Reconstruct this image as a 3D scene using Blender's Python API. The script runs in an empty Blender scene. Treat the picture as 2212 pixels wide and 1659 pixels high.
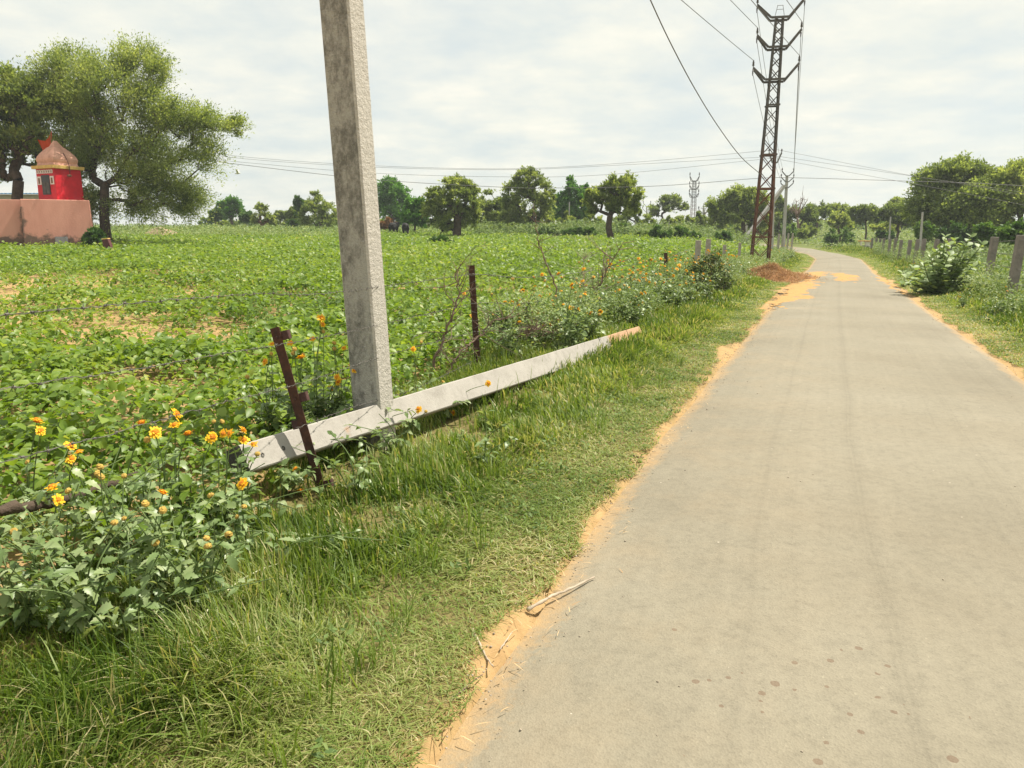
import bpy, math, random
import numpy as np
from mathutils import Vector, Matrix

random.seed(7)
RNG = np.random.default_rng(7)
SC = bpy.context.scene
COL = SC.collection
R = math.radians

# ------------------------------------------------------------------ camera
F = 1600.0                       # focal length in pixels of a 2212 px wide view
CX, CY = 1106.0, 829.5
PIT = math.atan(325.0 / F)
CAMZ = 1.6
cp, sp = math.cos(PIT), math.sin(PIT)


def ray(u, v):
    a = (u - CX) / F
    b = (CY - v) / F
    return np.array([a, cp + b * sp, -sp + b * cp])


def dp(u, v, Y):
    """point on the view line of (u, v) at forward distance Y"""
    d = ray(u, v)
    t = Y / d[1]
    return np.array([d[0] * t, Y, CAMZ + d[2] * t])


def flat(u, v):
    d = ray(u, v)
    t = -CAMZ / d[2]
    return d[0] * t, d[1] * t


# ------------------------------------------------------------------ road edges and terrain height
_Lp = [flat(*p) for p in [(960, 1659), (1060, 1480), (1180, 1290), (1250, 1190), (1345, 1060), (1425, 950), (1497, 870),
                          (1562, 790), (1632, 705), (1675, 655)]]
_L = [(-2.6, -6.0), (-1.45, -1.0)] + [(p[0], p[1]) for p in _Lp] + [(9.9, 26.0), (14.3, 36.0), (19.4, 48.0), (23.7, 60.5), (25.6, 71.0), (25.6, 82.0), (22, 100.0), (12, 130.0)]
_Rp = [flat(*p) for p in [(2212, 820), (2110, 745), (2000, 670), (1940, 620), (1888, 590)]]
_R = [(1.3, -6.0), (2.4, -1.0), (3.55, 3.0)] + [(p[0], p[1]) for p in _Rp] + [(17.6, 37.0), (22.3, 48.0), (26.4, 60.5), (28.4, 71.0), (28.6, 82.0), (25.5, 100.0), (16, 130.0)]
_L = np.array(_L)
_R = np.array(_R)


def _smooth(a):
    ys = np.arange(a[0, 1], a[-1, 1], 0.5)
    xs = np.interp(ys, a[:, 1], a[:, 0])
    k = np.array([1, 2, 3, 2, 1.0]) / 9
    for _ in range(2):
        xs2 = np.convolve(np.pad(xs, 2, mode='edge'), k, mode='valid')
        xs2[:3], xs2[-3:] = xs[:3], xs[-3:]
        xs = xs2
    return ys, xs


_Ly, _Lx = _smooth(_L)
_Ry, _Rx = _smooth(_R)


def xL(y):
    return np.interp(y, _Ly, _Lx)


def xR(y):
    return np.interp(y, _Ry, _Rx)


def sstep(a, b, x):
    t = np.clip((np.asarray(x, float) - a) / (b - a), 0, 1)
    return t * t * (3 - 2 * t)


def vnoise(x, y, sc, seed=0):
    x = np.asarray(x, float) / sc + seed * 17.31
    y = np.asarray(y, float) / sc + seed * 9.77
    xi, yi = np.floor(x), np.floor(y)
    fx, fy = x - xi, y - yi
    fx, fy = fx * fx * (3 - 2 * fx), fy * fy * (3 - 2 * fy)

    def h(a, b):
        s = np.sin(a * 127.1 + b * 311.7 + seed * 3.3) * 43758.5453
        return s - np.floor(s)
    return (h(xi, yi) * (1 - fx) + h(xi + 1, yi) * fx) * (1 - fy) + (h(xi, yi + 1) * (1 - fx) + h(xi + 1, yi + 1) * fx) * fy


def H(x, y):
    x = np.asarray(x, float)
    y = np.asarray(y, float)
    s = xL(y) - x
    sr = x - xR(y)
    z = 0.021 * np.clip(y - 10, 0, 120) * sstep(1.0, 11, s)
    far = 0.02 * np.clip(y - 62, 0, 68)
    z = np.maximum(z, far)
    z = z + 0.03 * np.clip(y - 75, 0, 90) * sstep(4, 30, sr) * sstep(18, 40, x)
    z = z + 0.10 * sstep(0.3, 1.2, s) * (vnoise(x, y, 1.3, 3) - 0.4) * sstep(0, 1.5, s)
    z = z + 0.10 * sstep(0.6, 3, sr) * (vnoise(x, y, 1.7, 4) - 0.3)
    return z


def gp(u, v):
    d = ray(u, v)
    Y = np.concatenate([np.arange(1.0, 30, 0.02), np.arange(30, 400, 0.1)])
    t = Y / d[1]
    X = d[0] * t
    Z = CAMZ + d[2] * t
    k = np.nonzero(Z <= H(X, Y))[0]
    i = k[0] if len(k) else len(Y) - 1
    return np.array([X[i], Y[i], float(H(X[i], Y[i]))])


def gy(u, Y):
    """ground point at forward distance Y in the direction of column u (near the horizon)"""
    x = (u - CX) / F * Y / 1.0205
    return np.array([x, Y, float(H(x, Y))])


# fence line on the left
_FY = np.array([-2, 2.06, 4.5, 8.6, 19.4, 27, 35, 48, 64, 90])
_FX = np.array([-2.0, -1.45, -1.1, -0.39, 4.06, 7.2, 11.0, 16.5, 22, 22])


def xF(y):
    return np.interp(y, _FY, _FX)


# ------------------------------------------------------------------ materials
def newmat(name):
    m = bpy.data.materials.new(name)
    m.use_nodes = True
    nt = m.node_tree
    b = nt.nodes['Principled BSDF']
    return m, nt, b


def N(nt, t, **kw):
    n = nt.nodes.new(t)
    for k, v in kw.items():
        if k in n.inputs:
            n.inputs[k].default_value = v
        else:
            setattr(n, k, v)
    return n


def ramp(nt, fac, stops):
    r = nt.nodes.new('ShaderNodeValToRGB')
    e = r.color_ramp.elements
    while len(e) < len(stops):
        e.new(0.5)
    for i, (p, c) in enumerate(stops):
        e[i].position = p
        e[i].color = (c[0], c[1], c[2], 1) if not isinstance(c, (int, float)) else (c, c, c, 1)
    nt.links.new(fac, r.inputs[0])
    return r.outputs[0]


def mix(nt, f, a, b, mode='MIX'):
    m = nt.nodes.new('ShaderNodeMix')
    m.data_type = 'RGBA'
    m.blend_type = mode
    for k, val in ((0, f), (6, a), (7, b)):
        if hasattr(val, 'is_linked') or hasattr(val, 'links'):
            nt.links.new(val, m.inputs[k])
        elif k == 0:
            m.inputs[0].default_value = val
        else:
            m.inputs[k].default_value = (*val, 1) if len(val) == 3 else val
    return m.outputs[2]


def math_(nt, op, a, b=None, c=None, clamp=False):
    m = nt.nodes.new('ShaderNodeMath')
    m.operation = op
    m.use_clamp = clamp
    for i, val in enumerate((a, b, c)):
        if val is None:
            continue
        if isinstance(val, (int, float)):
            m.inputs[i].default_value = val
        else:
            nt.links.new(val, m.inputs[i])
    return m.outputs[0]


def coords(nt, kind='Object', scale=None):
    t = nt.nodes.new('ShaderNodeTexCoord').outputs[kind]
    if scale:
        mp = nt.nodes.new('ShaderNodeMapping')
        mp.inputs['Scale'].default_value = scale
        nt.links.new(t, mp.inputs[0])
        return mp.outputs[0]
    return t


def noise(nt, vec, scale, detail=4, rough=0.6, out=0):
    n = nt.nodes.new('ShaderNodeTexNoise')
    n.inputs['Scale'].default_value = scale
    n.inputs['Detail'].default_value = detail
    n.inputs['Roughness'].default_value = rough
    if vec is not None:
        nt.links.new(vec, n.inputs['Vector'])
    return n.outputs[out]


def bump(nt, b, h, strength, dist):
    n = nt.nodes.new('ShaderNodeBump')
    n.inputs['Strength'].default_value = strength
    n.inputs['Distance'].default_value = dist
    nt.links.new(h, n.inputs['Height'])
    nt.links.new(n.outputs[0], b.inputs['Normal'])


def leafmat(name, stops, trans=0.35, rough=0.5, spec=0.4, tcol=None):
    m, nt, b = newmat(name)
    at = nt.nodes.new('ShaderNodeAttribute')
    at.attribute_name = 'tint'
    c = ramp(nt, at.outputs['Fac'], stops)
    nt.links.new(c, b.inputs['Base Color'])
    b.inputs['Roughness'].default_value = rough
    b.inputs['Specular IOR Level'].default_value = spec
    tr = nt.nodes.new('ShaderNodeBsdfTranslucent')
    tc = mix(nt, 1.0, c, tcol or (1.25, 1.2, 0.55), 'MULTIPLY')
    nt.links.new(tc, tr.inputs[0])
    ms = nt.nodes.new('ShaderNodeMixShader')
    ms.inputs[0].default_value = trans
    nt.links.new(b.outputs[0], ms.inputs[1])
    nt.links.new(tr.outputs[0], ms.inputs[2])
    out = [n for n in nt.nodes if n.type == 'OUTPUT_MATERIAL'][0]
    nt.links.new(ms.outputs[0], out.inputs[0])
    return m


def solid(name, col, rough=0.8, var=0.25, scale=6, bumpd=0.0, spec=0.3, col2=None):
    m, nt, b = newmat(name)
    co = coords(nt)
    n1 = noise(nt, co, scale, 5)
    lo = col2 or tuple(c * (1 - var) for c in col)
    c = ramp(nt, n1, [(0.3, lo), (0.7, tuple(min(1, x * (1 + var * 0.6)) for x in col))])
    nt.links.new(c, b.inputs['Base Color'])
    b.inputs['Roughness'].default_value = rough
    b.inputs['Specular IOR Level'].default_value = spec
    if bumpd:
        bump(nt, b, noise(nt, co, scale * 6, 4), 0.6, bumpd)
    return m


M = {}
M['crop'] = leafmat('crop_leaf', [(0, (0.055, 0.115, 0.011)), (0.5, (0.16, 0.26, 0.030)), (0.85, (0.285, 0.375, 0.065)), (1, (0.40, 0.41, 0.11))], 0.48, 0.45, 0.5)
M['grass'] = leafmat('grass_blade', [(0, (0.045, 0.095, 0.010)), (0.4, (0.145, 0.222, 0.032)), (0.72, (0.285, 0.345, 0.10)), (0.88, (0.42, 0.40, 0.18)), (1, (0.55, 0.47, 0.27))], 0.45, 0.5, 0.4)
M['daisy_leaf'] = leafmat('daisy_leaf', [(0, (0.075, 0.135, 0.035)), (0.5, (0.20, 0.285, 0.10)), (1, (0.40, 0.46, 0.24))], 0.38, 0.42, 0.6)
M['petal'] = leafmat('yellow_petal', [(0, (0.80, 0.42, 0.01)), (1, (0.88, 0.56, 0.03))], 0.3, 0.6, 0.2, (1.1, 1, 0.6))
M['khejri'] = leafmat('olive_tree_leaf', [(0, (0.085, 0.13, 0.03)), (0.5, (0.215, 0.285, 0.075)), (1, (0.42, 0.48, 0.16))], 0.5, 0.6, 0.25)
M['neem'] = leafmat('bright_tree_leaf', [(0, (0.045, 0.12, 0.018)), (0.5, (0.10, 0.25, 0.035)), (1, (0.19, 0.36, 0.07))], 0.4, 0.55, 0.3)
M['acacia'] = leafmat('acacia_leaf', [(0, (0.085, 0.125, 0.036)), (0.5, (0.19, 0.255, 0.075)), (1, (0.35, 0.42, 0.14))], 0.48, 0.6, 0.25)
M['hedge'] = leafmat('hedge_leaf', [(0, (0.035, 0.085, 0.016)), (0.5, (0.085, 0.17, 0.035)), (1, (0.17, 0.27, 0.07))], 0.35, 0.55, 0.3)
M['weed'] = leafmat('weed_leaf', [(0, (0.09, 0.15, 0.04)), (0.5, (0.19, 0.27, 0.08)), (1, (0.36, 0.40, 0.19))], 0.35, 0.6, 0.3)
M['dry_leaf'] = leafmat('dry_bush_leaf', [(0, (0.17, 0.085, 0.04)), (1, (0.36, 0.2, 0.1))], 0.25, 0.7, 0.2)
M['calo'] = leafmat('broad_grey_leaf', [(0, (0.13, 0.20, 0.07)), (0.5, (0.24, 0.33, 0.125)), (1, (0.38, 0.46, 0.22))], 0.36, 0.5, 0.45)
M['thorn'] = leafmat('thorn_shrub_leaf', [(0, (0.025, 0.045, 0.012)), (0.6, (0.06, 0.09, 0.025)), (1, (0.14, 0.17, 0.06))], 0.3, 0.6, 0.3)
M['straw'] = leafmat('straw', [(0, (0.20, 0.10, 0.045)), (0.5, (0.38, 0.22, 0.105)), (1, (0.60, 0.43, 0.24))], 0.15, 0.8, 0.2)
M['bark'] = solid('bark', (0.085, 0.06, 0.042), 0.9, 0.5, 5, 0.03)
M['bark_red'] = solid('reddish_bark', (0.16, 0.09, 0.06), 0.9, 0.4, 5, 0.03)
M['twig'] = solid('dry_twig', (0.19, 0.13, 0.095), 0.9, 0.45, 14, 0.003)
M['twig_pale'] = solid('pale_dry_stick', (0.44, 0.36, 0.27), 0.9, 0.4, 9, 0.002)
M['stem'] = solid('green_stem', (0.11, 0.16, 0.05), 0.7, 0.3, 20)
M['stalk'] = solid('pale_grass_stalk', (0.55, 0.55, 0.36), 0.7, 0.2, 20)
M['disc'] = solid('flower_disc', (0.60, 0.20, 0.015), 0.9, 0.4, 150)
M['seed'] = solid('seed_head', (0.45, 0.30, 0.07), 0.95, 0.5, 120)
M['galv'] = solid('galvanised_steel', (0.22, 0.22, 0.215), 0.6, 0.3, 8)
M['wire'] = solid('wire', (0.16, 0.155, 0.15), 0.6, 0.3, 20)
M['barb'] = solid('barbed_wire_steel', (0.12, 0.11, 0.095), 0.7, 0.5, 30)
M['insul'] = solid('insulator_porcelain', (0.10, 0.09, 0.09), 0.3, 0.2, 5)
M['farpole'] = solid('grey_concrete', (0.42, 0.40, 0.37), 0.85, 0.2, 3)
M['postc'] = solid('fence_post_concrete', (0.36, 0.32, 0.27), 0.9, 0.3, 7, 0.01)
M['postgrey'] = solid('weathered_fence_post', (0.235, 0.205, 0.18), 0.9, 0.3, 7, 0.01)
M['red'] = solid('red_paint', (0.55, 0.012, 0.025), 0.55, 0.15, 3)
M['yellow'] = solid('ochre_paint', (0.62, 0.42, 0.13), 0.7, 0.2, 5)
M['dome'] = solid('peach_plaster', (0.66, 0.36, 0.27), 0.85, 0.25, 2.5, 0.02, col2=(0.46, 0.24, 0.18))
M['door'] = solid('grey_metal_door', (0.05, 0.052, 0.058), 0.5, 0.3, 6)
M['white'] = solid('white_tile', (0.75, 0.70, 0.66), 0.6, 0.1, 6)
M['brown'] = solid('brown_print', (0.23, 0.12, 0.07), 0.7, 0.5, 8)
M['flag'] = leafmat('orange_flag', [(0, (0.62, 0.08, 0.02)), (1, (0.62, 0.08, 0.02))], 0.4, 0.8, 0.1, (1, 0.8, 0.6))
M['stone'] = solid('grey_stone', (0.10, 0.098, 0.092), 0.9, 0.3, 6, 0.01)
M['redstone'] = solid('dark_red_stone', (0.10, 0.035, 0.035), 0.8, 0.3, 6, 0.01)
M['blue'] = solid('blue_sheet', (0.05, 0.19, 0.36), 0.5, 0.2, 3)
M['housewall'] = solid('whitewashed_wall', (0.42, 0.36, 0.28), 0.9, 0.2, 2)
M['tarp'] = solid('pale_heap', (0.40, 0.28, 0.19), 0.9, 0.4, 1.2, 0.05)
M['orange'] = solid('orange_top', (0.62, 0.33, 0.10), 0.8, 0.2, 6)
M['gravel'] = solid('road_gravel', (0.36, 0.30, 0.23), 0.9, 0.45, 3)
M['cow'] = solid('black_hide', (0.014, 0.012, 0.012), 0.7, 0.2, 5)
M['bird'] = solid('white_feather', (0.7, 0.7, 0.68), 0.8, 0.1, 5)
M['cowpatch'] = solid('white_hide', (0.6, 0.55, 0.5), 0.8, 0.1, 5)


def m_ground():
    m, nt, b = newmat('sandy_soil')
    co = coords(nt)
    n1 = noise(nt, co, 0.35, 5)
    n2 = noise(nt, co, 9, 6, 0.7)
    c = ramp(nt, n2, [(0.25, (0.29, 0.185, 0.085)), (0.5, (0.39, 0.255, 0.12)), (0.8, (0.45, 0.305, 0.15))])
    c2 = ramp(nt, n2, [(0.25, (0.07, 0.095, 0.03)), (0.55, (0.14, 0.17, 0.05)), (0.8, (0.24, 0.23, 0.09))])
    sx = nt.nodes.new('ShaderNodeSeparateXYZ')
    nt.links.new(co, sx.inputs[0])
    f = math_(nt, 'MULTIPLY_ADD', sx.outputs[1], 0.04, -1.7)
    f = math_(nt, 'ADD', f, math_(nt, 'MULTIPLY', n1, 0.9), clamp=True)
    f = math_(nt, 'MULTIPLY', f, 0.92)
    at = nt.nodes.new('ShaderNodeAttribute')
    at.attribute_name = 'veg'
    c3 = ramp(nt, noise(nt, co, 40, 5, 0.7), [(0.25, (0.055, 0.06, 0.02)), (0.5, (0.13, 0.12, 0.045)), (0.8, (0.25, 0.20, 0.09))])
    c = mix(nt, math_(nt, 'MULTIPLY', at.outputs['Fac'], 0.9), c, c3)
    nt.links.new(mix(nt, f, c, c2), b.inputs['Base Color'])
    b.inputs['Roughness'].default_value = 0.95
    b.inputs['Specular IOR Level'].default_value = 0.1
    bump(nt, b, noise(nt, co, 30, 6, 0.7), 0.6, 0.02)
    return m


def m_sand():
    m, nt, b = newmat('loose_orange_sand')
    co = coords(nt)
    n2 = noise(nt, co, 6, 7, 0.7)
    c = ramp(nt, n2, [(0.25, (0.36, 0.21, 0.085)), (0.55, (0.43, 0.26, 0.105)), (0.8, (0.48, 0.30, 0.13))])
    nt.links.new(c, b.inputs['Base Color'])
    b.inputs['Roughness'].default_value = 0.95
    b.inputs['Specular IOR Level'].default_value = 0.1
    bump(nt, b, noise(nt, co, 14, 6, 0.7), 0.7, 0.03)
    return m


def m_road():
    m, nt, b = newmat('dusty_asphalt')
    co = coords(nt)
    uv = nt.nodes.new('ShaderNodeUVMap').outputs[0]
    sx = nt.nodes.new('ShaderNodeSeparateXYZ')
    nt.links.new(uv, sx.inputs[0])
    U, V = sx.outputs[0], sx.outputs[1]           # metres from the left edge, share of the width
    big = noise(nt, co, 0.45, 5, 0.6)
    c = ramp(nt, big, [(0.28, (0.188, 0.164, 0.118)), (0.5, (0.224, 0.198, 0.145)), (0.75, (0.256, 0.229, 0.172))])
    # wheel streaks along the road
    mp = nt.nodes.new('ShaderNodeMapping')
    mp.inputs['Scale'].default_value = (3.2, 0.05, 1)
    nt.links.new(uv, mp.inputs[0])
    st = noise(nt, mp.outputs[0], 2.2, 5, 0.65)
    c = mix(nt, 1.0, c, ramp(nt, st, [(0.3, 0.84), (0.45, 0.97), (0.6, 1.0), (0.75, 1.05)]), 'MULTIPLY')
    # fine aggregate
    vo = nt.nodes.new('ShaderNodeTexVoronoi')
    vo.inputs['Scale'].default_value = 130
    nt.links.new(co, vo.inputs['Vector'])
    ag = ramp(nt, vo.outputs['Color'], [(0.0, 0.66), (0.5, 1.0), (0.93, 1.05), (1.0, 1.7)])
    c = mix(nt, 0.42, c, ag, 'MULTIPLY')
    mp2 = nt.nodes.new('ShaderNodeMapping')
    mp2.inputs['Scale'].default_value = (14, 0.02, 1)
    nt.links.new(uv, mp2.inputs[0])
    c = mix(nt, 0.8, c, ramp(nt, noise(nt, mp2.outputs[0], 1.6, 3, 0.6), [(0.28, 0.80), (0.38, 1.0), (0.62, 1.0), (0.74, 1.07)]), 'MULTIPLY')
    mid = noise(nt, co, 17, 6, 0.75)
    c = mix(nt, 0.9, c, ramp(nt, mid, [(0.3, 0.82), (0.5, 1.0), (0.72, 1.10)]), 'MULTIPLY')
    # a few pale chips
    v2 = nt.nodes.new('ShaderNodeTexVoronoi')
    v2.inputs['Scale'].default_value = 5
    nt.links.new(co, v2.inputs['Vector'])
    chip = math_(nt, 'LESS_THAN', v2.outputs['Distance'], 0.03)
    c = mix(nt, math_(nt, 'MULTIPLY', chip, 0.7), c, (0.5, 0.44, 0.36))
    # brown drip stains near the camera
    x0, y0 = flat(1810, 1545)
    v3 = nt.nodes.new('ShaderNodeTexVoronoi')
    v3.inputs['Scale'].default_value = 15
    nt.links.new(co, v3.inputs['Vector'])
    dn = math_(nt, 'ADD', v3.outputs['Distance'], math_(nt, 'MULTIPLY', noise(nt, co, 60, 3), 0.16))
    sepc = nt.nodes.new('ShaderNodeSeparateColor')
    nt.links.new(v3.outputs['Color'], sepc.inputs[0])
    thr = math_(nt, 'MULTIPLY', sepc.outputs[0], 0.36)
    s = math_(nt, 'LESS_THAN', dn, thr)
    vd = nt.nodes.new('ShaderNodeVectorMath')
    vd.operation = 'DISTANCE'
    vd.inputs[1].default_value = (x0, y0, 0)
    nt.links.new(co, vd.inputs[0])
    near = math_(nt, 'LESS_THAN', vd.outputs['Value'], math_(nt, 'ADD', math_(nt, 'MULTIPLY', sepc.outputs[1], 0.5), 0.2))
    s = math_(nt, 'MULTIPLY', s, near)
    c = mix(nt, math_(nt, 'MULTIPLY', s, 0.6), c, (0.13, 0.08, 0.05))
    # sand blown over the edges
    en = noise(nt, co, 2.2, 6, 0.7)
    en2 = noise(nt, co, 40, 4, 0.7)
    edge = math_(nt, 'MINIMUM', U, math_(nt, 'MULTIPLY_ADD', V, -3.3, 3.3))
    thr = math_(nt, 'MULTIPLY_ADD', en, 0.40, -0.17)
    thr = math_(nt, 'ADD', thr, math_(nt, 'MULTIPLY_ADD', en2, 0.22, -0.11))
    f = math_(nt, 'MULTIPLY_ADD', math_(nt, 'SUBTRACT', thr, edge), 4.2, 0.5, clamp=True)
    c = mix(nt, f, c, (0.42, 0.262, 0.112))
    dust = math_(nt, 'MULTIPLY_ADD', noise(nt, co, 0.8, 6, 0.7), 1.6, -0.72, clamp=True)
    lf = math_(nt, 'MULTIPLY_ADD', U, -0.75, 1.0, clamp=True)
    c = mix(nt, math_(nt, 'MULTIPLY', dust, math_(nt, 'MULTIPLY_ADD', lf, 0.55, 0.12)), c, (0.40, 0.28, 0.155))
    nt.links.new(c, b.inputs['Base Color'])
    b.inputs['Roughness'].default_value = 0.85
    b.inputs['Specular IOR Level'].default_value = 0.25
    hh = math_(nt, 'ADD', vo.outputs['Distance'], math_(nt, 'MULTIPLY', mid, 1.5))
    bump(nt, b, hh, 0.3, 0.005)
    return m


def m_pole(name, base, dark, stain=0.5, rough_face=True, lines=True):
    m, nt, b = newmat(name)
    co = coords(nt)
    n1 = noise(nt, coords(nt, 'Object', (1, 1, 0.6)), 16, 8, 0.8)
    n2 = noise(nt, co, 45, 6, 0.7)
    n3 = noise(nt, coords(nt, 'Object', (1, 1, 0.5)), 2.2, 4)
    c = ramp(nt, n2, [(0.3, tuple(x * 0.8 for x in base)), (0.6, base), (0.8, tuple(min(1, x * 1.12) for x in base))])
    f = math_(nt, 'ADD', math_(nt, 'MULTIPLY', n1, 1.0), math_(nt, 'MULTIPLY', n3, 0.7))
    f = math_(nt, 'MULTIPLY_ADD', f, 5.0, -4.6 + stain, clamp=True)
    c = mix(nt, math_(nt, 'MULTIPLY', f, 0.72), c, dark)
    if lines:
        w = noise(nt, coords(nt, 'Object', (0.8, 0.8, 34)), 1.6, 3, 0.6)
        g = noise(nt, coords(nt, 'Object', (1, 1, 0.6)), 1.4, 2)
        lf = math_(nt, 'MULTIPLY_ADD', w, 22, -14.6, clamp=True)
        lf = math_(nt, 'MULTIPLY', lf, math_(nt, 'MULTIPLY_ADD', g, 4, -1.7, clamp=True))
        c = mix(nt, math_(nt, 'MULTIPLY', lf, 0.65), c, (0.62, 0.58, 0.52))
    nt.links.new(c, b.inputs['Base Color'])
    b.inputs['Roughness'].default_value = 0.9
    b.inputs['Specular IOR Level'].default_value = 0.2
    h = math_(nt, 'ADD', noise(nt, co, 30, 6, 0.7), math_(nt, 'MULTIPLY', noise(nt, co, 90, 4), 0.4))
    bump(nt, b, h, 0.9 if rough_face else 0.4, 0.018 if rough_face else 0.006)
    return m


def m_rust(name, dark=(0.035, 0.018, 0.014), lite=(0.13, 0.05, 0.025), scale=18):
    m, nt, b = newmat(name)
    co = coords(nt)
    n1 = noise(nt, co, scale, 7, 0.7)
    c = ramp(nt, n1, [(0.35, dark), (0.6, tuple((a + c) / 2 for a, c in zip(dark, lite))), (0.75, lite)])
    nt.links.new(c, b.inputs['Base Color'])
    b.inputs['Roughness'].default_value = 0.75
    b.inputs['Specular IOR Level'].default_value = 0.3
    bump(nt, b, noise(nt, co, scale * 5, 4), 0.5, 0.004)
    return m


def m_pylon():
    m, nt, b = newmat('painted_and_rusted_steel')
    co = coords(nt)
    sx = nt.nodes.new('ShaderNodeSeparateXYZ')
    nt.links.new(co, sx.inputs[0])
    n1 = noise(nt, co, 3, 5, 0.7)
    f = math_(nt, 'MULTIPLY_ADD', sx.outputs[2], -0.55, 2.6)
    f = math_(nt, 'ADD', f, math_(nt, 'MULTIPLY', n1, 1.2), clamp=True)
    rust = ramp(nt, n1, [(0.3, (0.07, 0.027, 0.015)), (0.7, (0.17, 0.06, 0.028))])
    grey = ramp(nt, n1, [(0.3, (0.055, 0.05, 0.045)), (0.7, (0.105, 0.095, 0.085))])
    nt.links.new(mix(nt, f, grey, rust), b.inputs['Base Color'])
    b.inputs['Roughness'].default_value = 0.7
    return m


def m_plinth():
    m, nt, b = newmat('pink_plaster_with_algae')
    co = coords(nt)
    sx = nt.nodes.new('ShaderNodeSeparateXYZ')
    nt.links.new(co, sx.inputs[0])
    n1 = noise(nt, co, 1.6, 6, 0.65)
    n2 = noise(nt, coords(nt, 'Object', (1, 1, 0.3)), 1.0, 5, 0.6)
    c = ramp(nt, n2, [(0.3, (0.56, 0.25, 0.19)), (0.6, (0.68, 0.33, 0.255)), (0.8, (0.73, 0.39, 0.31))])
    f = math_(nt, 'MULTIPLY_ADD', sx.outputs[2], -0.55, 0.55)
    f = math_(nt, 'MULTIPLY_ADD', math_(nt, 'ADD', f, n1), 6, -3.1, clamp=True)
    lf = math_(nt, 'MULTIPLY_ADD', math_(nt, 'ABSOLUTE', math_(nt, 'ADD', sx.outputs[0], 1.6)), -1.3, 0.62)
    f2 = math_(nt, 'MULTIPLY_ADD', math_(nt, 'ADD', lf, n1), 6, -4.5, clamp=True)
    f2 = math_(nt, 'MULTIPLY', f2, math_(nt, 'LESS_THAN', sx.outputs[2], 2.4))
    f = math_(nt, 'MAXIMUM', f, f2)
    c = mix(nt, math_(nt, 'MULTIPLY', f, 0.85), c, (0.075, 0.06, 0.045))
    nt.links.new(c, b.inputs['Base Color'])
    b.inputs['Roughness'].default_value = 0.9
    bump(nt, b, noise(nt, co, 12, 5), 0.4, 0.02)
    return m


def m_beam():
    m, nt, b = newmat('pale_cast_concrete')
    co = coords(nt)
    n1 = noise(nt, co, 5, 7, 0.7)
    n2 = noise(nt, co, 60, 5, 0.7)
    c = ramp(nt, n1, [(0.28, (0.25, 0.23, 0.20)), (0.5, (0.345, 0.32, 0.285)), (0.8, (0.40, 0.372, 0.335))])
    c = mix(nt, 0.6, c, ramp(nt, n2, [(0.28, 0.7), (0.45, 1.0), (0.8, 1.05)]), 'MULTIPLY')
    sx = nt.nodes.new('ShaderNodeSeparateXYZ')
    nt.links.new(co, sx.inputs[0])
    e = math_(nt, 'MULTIPLY_ADD', sx.outputs[0], 5.0, -33.3)          # sandy end
    e = math_(nt, 'ADD', e, math_(nt, 'MULTIPLY', noise(nt, co, 6, 5), 3.0), clamp=True)
    c = mix(nt, math_(nt, 'MULTIPLY', e, 0.75), c, (0.47, 0.25, 0.12))
    rr = math_(nt, 'MULTIPLY_ADD', math_(nt, 'ABSOLUTE', math_(nt, 'SUBTRACT', sx.outputs[0], 0.90)), -5.5, 0.85)
    rr = math_(nt, 'MULTIPLY_ADD', math_(nt, 'MULTIPLY', rr, noise(nt, coords(nt, 'Object', (2, 9, 9)), 3, 4)), 5, -1.9, clamp=True)
    c = mix(nt, math_(nt, 'MULTIPLY', rr, 0.45), c, (0.45, 0.2, 0.06))
    nt.links.new(c, b.inputs['Base Color'])
    b.inputs['Roughness'].default_value = 0.85
    b.inputs['Specular IOR Level'].default_value = 0.25
    bump(nt, b, math_(nt, 'ADD', n2, math_(nt, 'MULTIPLY', n1, 2)), 0.5, 0.006)
    return m


M['ground'] = m_ground()
M['sand'] = m_sand()
M['road'] = m_road()
M['pole'] = m_pole('weathered_pole_concrete', (0.43, 0.41, 0.37), (0.09, 0.085, 0.075), 0.75)
M['poleside'] = m_pole('pitted_sunlit_concrete', (0.50, 0.465, 0.41), (0.20, 0.18, 0.155), -0.1, True, False)  # narrow faces: less stained, and paler to put the sunlit side into the colour
M['beam'] = m_beam()
M['beamend'] = m_pole('shaded_beam_concrete', (0.20, 0.185, 0.165), (0.03, 0.028, 0.025), 1.2, True, False)  # shade of the near end and bolt holes painted as dark concrete
M['rust'] = m_rust('dark_rusty_steel')
M['rustlite'] = m_rust('rusty_steel_tab', (0.05, 0.025, 0.022), (0.13, 0.06, 0.05))
M['pylon'] = m_pylon()
M['plinth'] = m_plinth()
M['soil'] = solid('dug_soil', (0.34, 0.175, 0.08), 0.95, 0.45, 7, 0.06, 0.1)


# ------------------------------------------------------------------ mesh helpers
def origin_of(p):
    o = Vector((0, 0, 0))
    while p is not None:
        o += p.location
        p = p.parent
    return o


def link(o, parent=None):
    COL.objects.link(o)
    if parent is not None:
        o.parent = parent
    return o


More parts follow.
